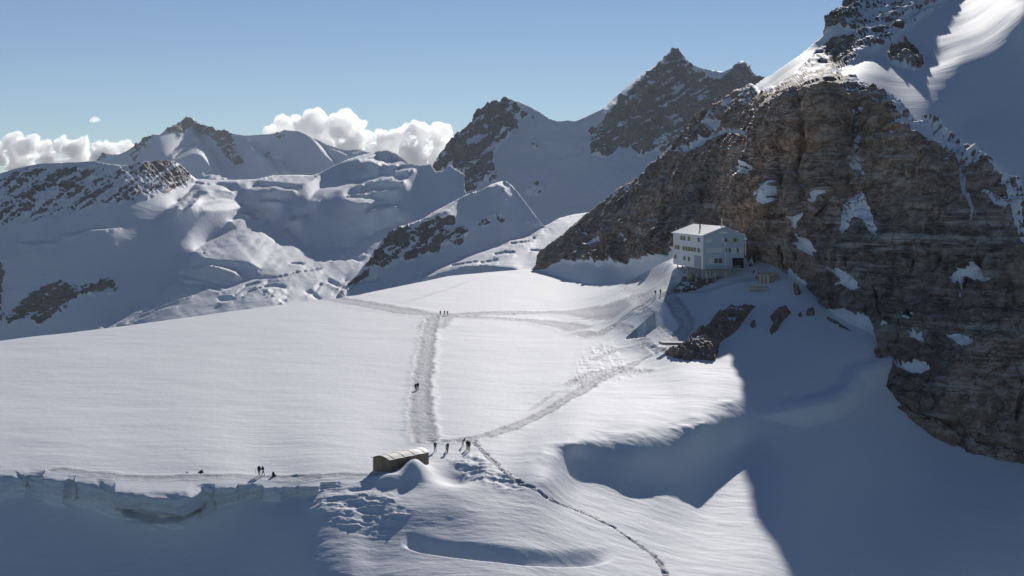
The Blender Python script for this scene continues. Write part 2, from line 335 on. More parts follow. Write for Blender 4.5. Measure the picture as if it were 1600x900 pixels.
    # trodden and groomed tracks
    track = np.zeros(PX.shape)
    for line, hw, st, rg in TRACKS:
        l = np.asarray(line, float); pts = unproj(l[:, 0], l[:, 1], 1.0 / g_inv(l[:, 0], l[:, 1]))
        pad = 60
        sel = (PX > l[:, 0].min() - pad) & (PX < l[:, 0].max() + pad) & (PY > l[:, 1].min() - 30) & (PY < l[:, 1].max() + 30)
        if not sel.any(): continue
        d, _ = ldist(x[sel], y[sel], pts[:, :2])
        d = d * (1 + 0.35 * fbm(x[sel] / 4, y[sel] / 4, x[sel] * 0, 3, 77))
        t = st * sstep(hw * 1.1, hw * 0.85, d) * ((0.86 + 0.14 * np.cos(d / hw * 7.0 + 2.2)) if hw > 1.2 else 1)
        track[sel] = np.maximum(track[sel], t)
        rr = fbm(x[sel] / 0.9, y[sel] / 0.9, x[sel] * 0, 2, 79) if rg > 0.2 else fbm(x[sel] / 1.6, y[sel] / 2.5, x[sel] * 0, 3, 79)
        dz[sel] += t * (rg * 1.6 * rr - 0.12) + 0.14 * st * np.exp(-((d - hw * 1.1) / (0.3 * hw)) ** 2) * (hw > 1)
    V[..., 2] += dz
    # the far side, falling away behind the edge
    back = []
    for k in (8, 7, 6, 5, 4, 3, 2, 1):
        b = V[0].copy(); s = k * 6.0
        b[:, 1] += s; b[:, 0] *= (1 + s / V[0][:, 1]); b[:, 2] = V[0][:, 2] - 0.004 * s * s - 0.07 * s; back.append(b)
    Vf = np.concatenate([np.stack(back), V]); nb = len(back)
    tr = np.concatenate([np.zeros((nb, PX.shape[1])), track])
    me = grid_mesh('snow_ground', Vf, {'snow': np.full(tr.shape, 2.0), 'track': tr})
    o = link('snow_ground', me, M_GROUND)
    tag(o, 'sunlit snow saddle with trodden tracks and the shaded slope in front of it', 'snow field', kind='structure')
    return V
GV = build_ground()
_gp = np.stack([800 + F * GV[..., 0] / GV[..., 1], HY - F * (GV[..., 2] - CZ) / GV[..., 1]], -1)
def ground_at(px, py):
    """the snow surface seen at a photo pixel"""
    d = ((_gp - np.array([px, py])) ** 2).sum(-1); i = np.unravel_index(np.argmin(d), d.shape)
    return Vector(GV[i])

# ================================================================== FAR MOUNTAINS
def slope_sheet(name, x0, x1, y0, y1, step, d_bottom, lit, rock, jumps=(), cracks=(), s_shade=0.55, s_lit=0.10, s_rock=1.1, lat=0.55, dark=(), jump=0.05, seed=0, rough=1.0, crest=None):
    """a mountainside worked out from how steep each piece of it is: gentle where it catches the sun, steep where it does not.
    Returns the pixel lattice and the depth of every lattice point."""
    cols = np.arange(x0, x1 + step, step); rows = np.arange(y0, y1 + step, step)
    PX, PY = np.meshgrid(cols, rows)
    wx = PX + 2.2 * fbm(PX / 14, PY / 14, PX * 0, 3, seed + 1); wy = PY + 2.2 * fbm(PX / 14, PY / 14, PX * 0 + 9, 3, seed + 2)
    M = np.zeros(PX.shape)
    for p, val, soft in lit: M = np.maximum(M, val * sstep(-soft, soft, sdist(wx, wy, p)))
    for line, w in cracks:
        M *= 1 - 0.9 * sstep(w * 1.3, w * 0.5, ldist(wx, wy, line)[0])
    R = np.zeros(PX.shape)
    for p, dens, soft in rock: R = np.maximum(R, dens * sstep(-soft, soft, sdist(wx, wy, p) + 5 * fbm(PX / 6, PY / 6, PX * 0, 3, seed + 3)))
    n1 = fbm(PX / 70, PY / 26, PX * 0, 5, seed + 4); n2 = fbm(PX / 11 + PY / 30, PY / 6, PX * 0, 3, seed + 5); n3 = fbm(PX / 6 + PY / 20, PY / 2.4, PX * 0, 3, seed + 6); ser = sstep(0.0, 0.35, fbm(PX / 60, PY / 35, PX * 0, 3, seed + 7))
    s = s_shade * (1 + rough * (0.5 * n1 + 0.30 * n2 + (0.15 + 0.8 * ser) * n3)); s = np.maximum(s, 0.30)
    for p, val, soft in dark: s = s + val * sstep(-soft, soft, sdist(wx, wy, p))
    s = s * (1 - R) + s_rock * R
    sl = s_lit * (1 + rough * (0.5 * n2 + 0.35 * n3)) + 0.03 * rough * n1 + 0.12 * rough * ser * n3
    s = s * (1 - M) + sl * M
    top = np.zeros(PX.shape); top[1:] = np.maximum(0, M[1:] - M[:-1])
    if crest is not None:                                        # nothing happens above the crest
        cr = np.interp(cols, *np.asarray(crest, float).T)[None]
        up = sstep(2, -2, PY - cr); s = s * (1 - up) + 0.3 * up; top *= 1 - sstep(6, 2, PY - cr)
    t = (HY - PY) / F
    g = (step / F) / np.maximum(s - t, 0.03)                     # growth of ln(depth) per lattice row, going up
    g = g + jump * np.minimum(top, 0.6)
    for line, js in jumps:                                       # crests that hide ground behind them
        l = np.asarray(line, float); cy = np.interp(cols, l[:, 0], l[:, 1]); J = np.interp(cols, l[:, 0], js, left=0, right=0)
        k = np.clip(np.round((cy - y0) / step).astype(int), 1, len(rows) - 1)
        ok = (cols >= l[0, 0]) & (cols <= l[-1, 0]); g[k[ok], np.nonzero(ok)[0]] += J[ok]
    # least-squares surface through those slopes that stays coherent from column to column (cosine transform)
    n, m = g.shape
    gy = -g                                                       # d lnD / d row
    A = np.zeros((n, m)); A[:-1] += gy[1:]; A[1:] -= gy[1:]
    def dct(a):
        a = np.concatenate([a, a[::-1]], 0); a = np.concatenate([a, a[:, ::-1]], 1); return np.fft.rfft2(a)
    Fh = dct(A); ky = np.fft.fftfreq(2 * n)[:, None]; kx = np.fft.rfftfreq(2 * m)[None]
    lam = (2 - 2 * np.cos(2 * np.pi * ky)) + lat * (2 - 2 * np.cos(2 * np.pi * kx)); lam[0, 0] = 1
    Fh = -Fh / lam; Fh[0, 0] = 0
    ln = np.fft.irfft2(Fh, s=(2 * n, 2 * m))[:n, :m]
    chk = (ln[:-1] - ln[1:]).mean(); 
    if chk < 0: ln = -ln
    ln -= ln[-1].mean()
    D = d_bottom * np.exp(ln)
    return PX, PY, D, M, R
def finish_sheet(name, label, PX, PY, D, M, R, crest, mat, rock_amp, rock_scale, seed, step, crest_rough=1.5, snow_bias=0.0, bottom=None):
    cols = PX[0]; cr = np.interp(cols, *np.asarray(crest, float).T)
    Rc = np.array([R[max(0, min(len(PY) - 1, int((c - PY[0, 0]) / step) + 2)), i] for i, c in enumerate(cr)])
    cr = cr + crest_rough * (0.3 + Rc) * fbm(cols / 9.0, cols * 0, cols * 0, 4, seed + 40)
    first = np.clip(np.ceil((cr - PY[0, 0]) / step).astype(int), 0, len(PY) - 2)
    # pull the first row of every column up to the crest line
    PYc = PY.copy()
    for i, k in enumerate(first): PYc[k, i] = cr[i]
    V = unproj(PX, PYc, D)
    Nn = gnormals(blur_v(V, 1.5))
    x, y, z = V[..., 0] / rock_scale, V[..., 1] / rock_scale, V[..., 2] / rock_scale
    rg = fbm(x, y, z * 0.7, 5, seed + 50, ridged=True) - 0.55
    fine = fbm(x * 5, y * 5, z * 5, 3, seed + 55)
    edge = np.ones(PX.shape)
    V = V + Nn * (rock_amp * (rg + 0.35 * fine) * sstep(0.1, 0.7, R))[..., None]
    # ridge: rows above the crest turn into the hidden back slope
    rows = np.arange(len(PY))[:, None]
    for i, k in enumerate(first):
        a = V[k, i].copy()
        for j in range(k - 1, -1, -1):
            q = k - j
            if q > 8: break
            V[j, i] = a + np.array([a[0] / a[1] * q * q * 3.0, q * q * 3.0, -q * q * 2.0]) * (a[1] / 1000.0)
    keep = (rows[:-1] >= (np.maximum(first[:-1], first[1:]) - 8)[None])
    if bottom is not None:
        keep &= PY[:-1, :-1] < np.interp(cols[:-1], *np.asarray(bottom, float).T)[None]
    slopeN = gnormals(V)[..., 2]
    sp = fbm(PX / 3.6, PY / 2.4, PX * 0, 4, seed + 60); sp2 = fbm((PX - PY * 0.7) / 46.0, (PY + PX * 0.65) / 5.0, PX * 0, 3, seed + 63)
    snow = 1.0 - R * 1.05 + 0.80 * (0.7 * sp + 1.2 * sp2) * sstep(0.05, 0.3, R) + snow_bias * R + 0.5 * sstep(0.55, 0.9, slopeN) * sstep(0.0, 0.2, R)
    snow = np.where(R < 0.04, 2.0, snow)
    me = grid_mesh(name, V, {'snow': snow}, keep, R > 0.45)
    o = link(name, me, mat); tag(o, label, 'mountain', kind='structure')
    return o
def blur_v(V, s):
    return np.stack([blur(V[..., k], s) for k in range(3)], -1)

# ---- the peak far behind on the left
CR1 = [(90, 275), (140, 256), (148, 252), (160, 242), (176, 242), (186, 241), (200, 235), (212, 225), (222, 217), (238, 210), (249, 211), (259, 202), (276, 193), (286, 187), (292, 183), (302, 185), (313, 195),
       (322, 196), (330, 198), (340, 204), (350, 203), (357, 205), (363, 209), (389, 212), (423, 209), (449, 204), (468, 205), (483, 212), (509, 225), (536, 234), (547, 235), (562, 232), (574, 237), (640, 262), (700, 275)]
lit1 = [([(304, 206), (309, 208), (320, 222), (318, 227), (331, 240), (338, 254), (352, 268), (360, 280), (345, 284), (320, 282), (322, 275), (333, 270), (325, 258), (318, 247), (310, 241), (300, 243), (285, 250), (270, 254), (274, 248), (290, 238), (302, 230), (309, 222), (303, 210)], 1, 2),
        ([(262, 245), (285, 231), (302, 223), (303, 228), (288, 235)], .9, 2),
        ([(385, 219), (392, 224), (402, 235), (415, 243), (425, 254), (438, 272), (430, 270), (417, 255), (404, 244), (391, 230)], 1, 1.5),
        ([(427, 249), (440, 252), (452, 264), (457, 274), (447, 268), (438, 258)], 1, 1.5),
        ([(488, 216), (495, 220), (512, 241), (525, 259), (519, 258), (508, 246), (494, 227)], .9, 1.5),
        ([(505, 226), (530, 236), (545, 243), (540, 245), (520, 237)], .7, 2), ([(545, 240), (560, 234), (572, 237), (560, 243)], .8, 2)]
rock1 = [([(256, 204), (275, 192), (292, 182), (302, 184), (313, 194), (330, 197), (345, 203), (357, 205), (366, 222), (375, 240), (380, 255), (372, 258), (355, 250), (345, 235), (335, 220), (325, 212), (310, 205), (300, 200), (290, 205), (282, 217), (276, 216), (278, 205), (262, 207)], 1, 2),
         ([(196, 238), (212, 224), (225, 213), (238, 210), (230, 222), (222, 235), (210, 250), (204, 252), (206, 240)], 1, 2), ([(146, 253), (160, 241), (176, 241), (180, 248), (165, 252)], 1, 2),
         ([(368, 219), (380, 216), (384, 222), (380, 232), (372, 230)], .8, 2), ([(413, 241), (421, 240), (424, 247), (418, 248)], .9, 1.5), ([(415, 212), (445, 206), (452, 212), (440, 216), (420, 219)], .55, 3), ([(480, 214), (490, 218), (486, 222)], .7, 2)]
s = slope_sheet('m', 90, 700, 178, 330, 1.6, 6800, lit1, rock1, s_shade=0.7, jump=0.02, seed=100, rough=0.7, crest=CR1)
finish_sheet('mountain', 'jagged snowy peak far behind on the left with dark rock along its summit ridge', *s, CR1, M_FAR, 22, 90, 100, 1.6)

# ---- left wall, icefall and snow domes
CR2 = [(-300, 318), (-120, 300), (-40, 281), (0, 271), (30, 262), (60, 256), (104, 254), (148, 252), (175, 257), (200, 258), (238, 251), (270, 251), (283, 259), (294, 269), (306, 279), (332, 281), (366, 281), (398, 280), (427, 274), (460, 273), (487, 274), (500, 270), (515, 262), (543, 249), (562, 243),
       (585, 237), (606, 235), (619, 240), (640, 256), (657, 258), (674, 257), (682, 268), (692, 267), (703, 257), (715, 266), (727, 273), (722, 284), (728, 300), (740, 300)]
lit2 = [([(285, 260), (306, 277), (332, 279), (366, 279), (398, 278), (430, 271), (487, 272), (494, 277), (489, 285), (470, 288), (440, 287), (400, 284), (380, 287), (362, 286), (330, 287), (310, 286), (302, 283)], 1, 2),
        ([(306, 287), (330, 289), (346, 291), (363, 300), (340, 298), (314, 300), (310, 313), (298, 325), (280, 329), (262, 328), (272, 321), (290, 308), (303, 293)], 1, 2),
        ([(313, 318), (345, 315), (370, 316), (389, 323), (361, 331), (313, 329)], .85, 4), ([(388, 297), (400, 292), (434, 292), (460, 296), (462, 300), (427, 301), (395, 302)], .8, 3),
        ([(408, 317), (427, 312), (446, 317), (427, 318)], 1, 1.5), ([(370, 335), (385, 336), (400, 341), (384, 340)], 1, 1.5), ([(400, 333), (416, 329), (418, 331), (404, 336)], 1, 1.5),
        ([(490, 274), (515, 261), (543, 248), (566, 241), (594, 234), (584, 246), (562, 251), (534, 256), (511, 267), (496, 277)], 1, 2),
        ([(573, 254), (587, 250), (600, 253), (609, 260), (590, 259)], 1, 2), ([(608, 260), (619, 251), (630, 251), (639, 258), (619, 261)], 1, 2), ([(615, 275), (624, 265), (648, 262), (648, 266), (628, 270)], 1, 2),
        ([(484, 315), (493, 305), (504, 296), (536, 290), (574, 280), (600, 275), (626, 275), (635, 282), (630, 290), (611, 287), (592, 284), (570, 289), (547, 295), (521, 300), (506, 307), (492, 320)], 1, 2.5),
        ([(540, 308), (590, 295), (623, 295), (617, 300), (581, 306)], .9, 2.5), ([(540, 311), (572, 309), (597, 313), (581, 319), (562, 320), (543, 317)], 1, 2.5),
        ([(572, 336), (580, 328), (591, 324), (621, 320), (622, 324), (594, 330)], .9, 1.5), ([(455, 348), (464, 340), (478, 335), (478, 340), (464, 348)], 1, 1.5), ([(437, 377), (450, 360), (462, 377)], .9, 2),
        ([(160, 518), (189, 500), (240, 473), (262, 452), (284, 432), (300, 436), (340, 447), (352, 453), (375, 445), (404, 435), (408, 420), (390, 412), (340, 408), (312, 402), (305, 394), (316, 386), (340, 372), (366, 358),
          (360, 346), (372, 342), (400, 345), (418, 343), (416, 356), (420, 368), (432, 377), (450, 376), (462, 380), (481, 395), (506, 397), (525, 391), (553, 388), (566, 378), (596, 362), (622, 352), (640, 352), (620, 385), (600, 410), (580, 430), (560, 480), (500, 500), (350, 520), (180, 540)], 1, 2.5),
        ([(290, 420), (310, 415), (334, 414), (310, 421)], .9, 1.5), ([(318, 417), (345, 417), (370, 424), (377, 434), (360, 426), (335, 420)], .9, 1.5), ([(30, 380), (80, 378), (95, 372), (90, 382), (40, 386)], .4, 3), ([(95, 370), (150, 357), (190, 356), (160, 361), (110, 373)], .6, 2)]
rock2 = [([(-20, 285), (0, 278), (60, 263), (150, 257), (200, 262), (238, 252), (270, 251), (283, 259), (300, 279), (296, 290), (260, 300), (230, 310), (200, 318), (150, 325), (100, 338), (50, 348), (0, 354), (-20, 354)], 0.60, 8),
         ([(200, 259), (238, 251), (270, 251), (283, 259), (298, 278), (270, 285), (230, 280), (205, 275)], 0.80, 6), ([(170, 318), (178, 300), (215, 285), (225, 300), (205, 315), (190, 318)], .82, 6), ([(40, 264), (85, 260), (82, 268), (30, 282), (0, 292), (0, 280)], .72, 5),
         ([(9, 501), (29, 476), (51, 456), (75, 448), (96, 438), (111, 444), (130, 446), (156, 440), (176, 436), (183, 444), (180, 456), (153, 462), (133, 456), (120, 464), (105, 480), (89, 491), (60, 507), (40, 498), (13, 509)], 1.1, 3), ([(-120, 400), (0, 405), (5, 430), (4, 470), (9, 502), (-120, 505)], 1.0, 3)]
cracks2 = [([(367, 461), (378, 452), (385, 447), (403, 442)], 2.2), ([(381, 460), (400, 452), (420, 447), (445, 448)], 1.8), ([(404, 435), (430, 433), (460, 428), (500, 420)], 1.6), ([(519, 404), (545, 402), (562, 407)], 2.2), ([(455, 412), (475, 413)], 1.8), ([(430, 448), (445, 449)], 2),
           ([(200, 505), (225, 488), (250, 476), (280, 464), (300, 458)], 2.0), ([(215, 500), (250, 482), (275, 474)], 1.5), ([(345, 468), (360, 466)], 4), ([(480, 458), (490, 455), (500, 446)], 4), ([(515, 440), (528, 446)], 4), ([(490, 460), (498, 466)], 4), ([(288, 442), (318, 443), (342, 453)], 3.5)]
s = slope_sheet('m', -300, 740, 228, 560, 1.6, 2300, lit2, rock2, cracks=cracks2, s_shade=0.50, s_lit=0.08, s_rock=0.9, jump=0.03, seed=200, crest=CR2, rough=1.25, dark=[([(-120, 300), (290, 290), (300, 330), (330, 365), (290, 425), (170, 510), (-120, 540)], 0.35, 12), ([(420, 300), (660, 262), (720, 300), (600, 360), (480, 392), (424, 366)], 0.12, 12), ([(295, 331), (358, 333), (362, 344), (345, 362), (300, 382), (255, 345)], 0.45, 6)])
finish_sheet('mountain', 'broad glaciated mountainside on the left with shaded rock wall, icefall and rounded snow domes', *s, CR2, M_FAR, 14, 55, 200, 1.6, 1.0)

# ---- twin rocky summits, snow bowl, the spur in front and the sunlit glacier at its foot
CR3 = [(525, 462), (535, 452), (543, 443), (558, 428), (570, 412), (579, 403), (590, 388), (600, 375), (608, 364), (619, 355), (636, 351), (660, 342), (672, 334), (674, 300), (676, 256), (683, 245), (695, 231), (713, 213), (735, 193), (740, 183), (752, 175), (767, 160), (783, 161), (793, 155), (813, 160),
       (831, 168), (845, 176), (859, 186), (873, 190), (887, 188), (898, 190), (912, 184), (940, 171), (955, 158), (973, 141), (998, 119), (1020, 105), (1035, 93), (1044, 82), (1053, 78), (1064, 83), (1075, 93), (1079, 101), (1095, 106), (1115, 110), (1131, 112), (1140, 108), (1153, 97), (1160, 95), (1169, 99), (1175, 112), (1188, 122), (1230, 150), (1320, 190)]
lit3 = [([(940, 171), (973, 141), (998, 119), (1020, 105), (1040, 88), (1032, 102), (1008, 120), (987, 139), (966, 160), (948, 176)], .9, 2),
        ([(619, 353), (640, 348), (660, 340), (678, 329), (710, 312), (731, 301), (752, 294), (770, 285), (783, 281), (791, 281), (784, 289), (760, 296), (722, 310), (708, 322), (699, 332), (690, 332), (660, 346), (640, 352), (622, 360)], 1, 1.5),
        ([(783, 284), (788, 292), (792, 302), (789, 300), (783, 290)], .7, 1.5),
        ([(660, 436), (671, 428), (704, 412), (749, 396), (786, 385), (799, 375), (815, 374), (831, 367), (856, 351), (873, 341), (896, 335), (916, 332), (960, 328), (1000, 440), (850, 470), (812, 440), (812, 421), (770, 416), (720, 418), (690, 428)], 1, 2),
        ([(515, 470), (553, 449), (593, 438), (600, 452), (565, 463), (540, 475)], 1, 2), ([(1093, 105), (1131, 112), (1128, 116), (1100, 110)], .8, 2), ([(1150, 98), (1160, 94), (1166, 99), (1158, 102)], .8, 2)]
rock3 = [([(674, 252), (695, 229), (713, 211), (735, 191), (740, 181), (752, 173), (767, 159), (783, 161), (793, 154), (805, 163), (815, 172), (822, 180), (806, 187), (808, 198), (800, 205), (790, 220), (777, 230), (770, 245), (766, 255), (772, 262), (778, 270), (772, 282), (750, 290), (735, 300), (722, 305), (717, 296), (722, 283), (727, 272), (715, 265), (703, 255), (690, 267), (680, 269), (676, 262)], 0.92, 3),
         ([(740, 250), (745, 225), (762, 205), (775, 215), (765, 235), (757, 262), (745, 275)], 1.25, 6), ([(740, 178), (790, 160), (800, 172), (770, 190), (745, 188)], 1.15, 5),
         ([(922, 203), (922, 241), (944, 245), (967, 232), (993, 230), (997, 243), (1024, 235), (1031, 241), (1055, 226), (1100, 200), (1150, 160), (1200, 140), (1187, 121), (1175, 112), (1172, 101), (1153, 101), (1135, 114), (1122, 125), (1095, 113), (1078, 103), (1064, 82), (1053, 78), (1042, 85), (1035, 99), (1015, 114), (989, 139), (967, 159), (949, 177), (938, 190)], 1.0, 3),
         ([(1040, 90), (1055, 79), (1077, 98), (1070, 112), (1030, 115)], 1.3, 3), ([(960, 170), (1020, 118), (1090, 125), (1100, 165), (1050, 205), (990, 215)], 1.12, 10),
         ([(619, 358), (608, 364), (600, 374), (590, 387), (579, 402), (570, 412), (558, 427), (543, 443), (547, 449), (562, 442), (581, 431), (577, 422), (585, 414), (600, 421), (626, 406), (640, 410), (657, 396), (666, 400), (683, 395), (692, 380), (713, 386), (722, 380), (722, 369), (735, 364), (713, 351), (710, 340), (687, 335), (660, 348), (640, 354)], 0.80, 3),
         ([(619, 359), (605, 366), (592, 388), (575, 410), (545, 445), (560, 440), (590, 410), (620, 400), (640, 375), (650, 358)], 1.05, 4), ([(685, 337), (710, 337), (712, 350), (690, 352)], 1.1, 3), ([(667, 399), (672, 380), (685, 365), (695, 375), (683, 395)], 1.1, 3), ([(706, 380), (712, 355), (722, 360), (724, 380), (712, 386)], 1.0, 3),
         ([(740, 353), (752, 346), (767, 343), (766, 352), (745, 356)], .85, 2.5), ([(769, 336), (780, 336), (787, 345), (782, 348)], .85, 2.5), ([(820, 300), (835, 288), (850, 292), (846, 304), (826, 306)], .45, 4), ([(832, 228), (842, 224), (838, 231)], .7, 2), ([(825, 184), (838, 183), (840, 188)], .6, 2), ([(560, 440), (545, 449), (530, 462), (540, 460)], 1, 2)]
jump3 = [([(672, 335), (678, 331), (710, 314), (731, 303), (752, 296), (770, 287), (783, 283), (800, 285), (830, 300)], [0.7, 0.7, 0.62, 0.5, 0.38, 0.25, 0.15, 0.05, 0])]
cracks3 = [([(774, 398), (788, 395), (802, 395)], 2), ([(752, 411), (765, 409), (776, 406)], 2), ([(830, 392), (842, 393)], 1.2), ([(800, 380), (818, 379), (835, 372)], 1.5), ([(705, 414), (745, 410)], 1.3)]
CR3A = [p for p in CR3 if p[0] >= 672]; CR3A[0] = (672, 262)
CR3B = [p for p in CR3 if p[0] < 670] + [(678, 331), (710, 314), (731, 303), (752, 296), (770, 287), (783, 283), (791, 283), (800, 290), (812, 304), (826, 322), (840, 341), (850, 353), (858, 350), (873, 341), (896, 335), (916, 332), (1000, 322)]
s = slope_sheet('m', 672, 1320, 72, 450, 1.6, 3300, lit3[:1] + lit3[5:], rock3, s_shade=0.50, s_rock=1.1, jump=0.03, seed=300, rough=0.7, crest=CR3A)
finish_sheet('mountain', 'two dark rocky summits joined by a snow saddle above a wide shaded snow bowl', *s, CR3A, M_FAR, 40, 150, 300, 1.6)
s = slope_sheet('m', 525, 1000, 270, 480, 1.6, 1750, lit3[1:5], rock3, (), cracks3, s_shade=0.55, s_lit=0.09, s_rock=1.15, jump=0.03, seed=340, rough=0.7, crest=CR3B)
finish_sheet('mountain', 'rocky spur with a sunlit snow crest and a sunlit glacier tongue at its foot', *s, CR3B, M_FAR, 12, 45, 340, 1.6, 1.2)

# ================================================================== THE ROCK MOUNTAIN ON THE RIGHT
CR4 = [(815, 424), (828, 420), (837, 414), (839, 400), (847, 389), (876, 367), (891, 355), (918, 333), (937, 318), (962, 301), (991, 284), (1006, 271), (1023, 257), (1040, 242), (1064, 214), (1089, 186), (1122, 166), (1155, 146), (1191, 124), (1222, 105), (1253, 82), (1271, 67), (1287, 54),
       (1287.5, 42), (1293, 24), (1311, 13), (1324, 5), (1336, -2), (1380, -20), (1450, -45), (1560, -75), (1750, -110), (2000, -140)]
P4 = [(815, 424, 905), (837, 420, 895), (839, 400, 905), (880, 407, 850), (950, 412, 765), (935, 441, 735), (1000, 430, 690), (1000, 405, 705), (1050, 399, 625), (1060, 420, 600), (1100, 385, 580), (1160, 385, 536), (1180, 415, 522), (1170, 440, 516), (1205, 425, 508), (1205, 400, 510),
      (1240, 432, 489), (1300, 489, 455), (1370, 530, 437), (1400, 602, 420), (1450, 664, 410), (1500, 687, 404), (1600, 718, 398), (1820, 772, 386), (1820, 830, 380), (1600, 770, 390), (1450, 720, 400), (1300, 540, 445), (1200, 480, 500),
      (918, 333, 900), (1006, 271, 850), (1064, 214, 800), (1122, 166, 760), (1200, 119, 725), (1253, 82, 715), (1290, 40, 720), (1336, -2, 760), (1400, -30, 790), (1500, -58, 860), (1560, -75, 880), (1750, -110, 860), (2000, -140, 900),
      (960, 360, 815), (1000, 340, 770), (1050, 300, 725), (1100, 250, 690), (1120, 300, 640), (1120, 350, 600), (1150, 330, 570), (1150, 250, 625), (1165, 200, 640), (1185, 300, 522), (1195, 340, 508), (1195, 220, 545), (1200, 175, 570), (1230, 150, 562), (1280, 128, 556), (1330, 128, 540), (1250, 250, 508), (1250, 350, 490),
      (1300, 300, 488), (1300, 400, 468), (1330, 200, 515), (1370, 155, 522), (1400, 300, 465), (1400, 450, 444), (1450, 220, 478), (1500, 300, 448), (1520, 262, 462), (1500, 450, 428), (1500, 580, 412), (1600, 335, 432), (1600, 450, 420), (1600, 600, 404),
      (1450, 150, 535), (1500, 200, 510), (1600, 260, 470), (1600, 130, 540), (1600, 70, 570), (1600, 10, 608), (1600, -30, 700), (1500, 85, 592), (1500, 40, 665), (1500, 0, 745), (1445, 105, 592), (1430, 65, 645), (1430, 20, 710), (1400, 120, 575), (1350, 80, 640), (1350, 40, 690), (1300, 100, 650), (1820, 100, 570), (1820, 300, 470), (1820, 500, 410), (1820, -40, 660), (2000, 0, 680), (2000, 400, 430), (2000, 700, 385)]
ROCK4 = [  # bare rock: polygon, weight, softness
    ([(830, 424), (837, 414), (839, 400), (847, 389), (876, 367), (918, 333), (962, 301), (1006, 271), (1040, 242), (1064, 214), (1089, 186), (1122, 166), (1155, 146), (1180, 135), (1190, 150), (1230, 142), (1255, 128), (1280, 120), (1310, 117), (1335, 122), (1355, 135), (1372, 150), (1400, 165), (1420, 185), (1450, 205), (1470, 215), (1500, 238), (1520, 255), (1545, 268), (1560, 285), (1590, 300), (1610, 340), (1660, 380), (1820, 480), (2000, 560), (2000, 900),
      (1600, 900), (1600, 718), (1550, 704), (1500, 688), (1450, 665), (1420, 645), (1388, 618), (1400, 596), (1380, 560), (1372, 525), (1360, 500), (1330, 492), (1300, 488), (1262, 462), (1245, 455), (1235, 432), (1180, 420), (1163, 410), (1160, 385), (1110, 385), (1050, 399), (1011, 402), (1001, 407), (996, 404), (979, 413), (964, 415), (957, 409), (947, 410), (935, 416), (923, 410), (893, 410), (881, 407), (859, 417), (840, 424)], 1.0, 2.5),
    ([(1200, 420), (1300, 500), (1380, 560), (1420, 650), (1500, 695), (1600, 725), (1820, 780), (1820, 860), (1600, 820), (1450, 760), (1300, 600), (1180, 470)], 1.0, 3),
    ([(1284, 52), (1287, 42), (1293, 24), (1311, 12), (1336, -4), (1400, -60), (1500, -60), (1478, 0), (1430, 22), (1390, 40), (1340, 50), (1310, 40)], .9, 4),
    ([(1190, 150), (1260, 100), (1300, 60), (1370, 50), (1430, 30), (1470, 8), (1440, 30), (1400, 60), (1350, 92), (1310, 118), (1290, 122), (1230, 150)], .88, 7),
    ([(1384, 87), (1400, 80), (1425, 77), (1440, 84), (1444, 103), (1430, 112), (1410, 104), (1392, 97)], 1.2, 3)]
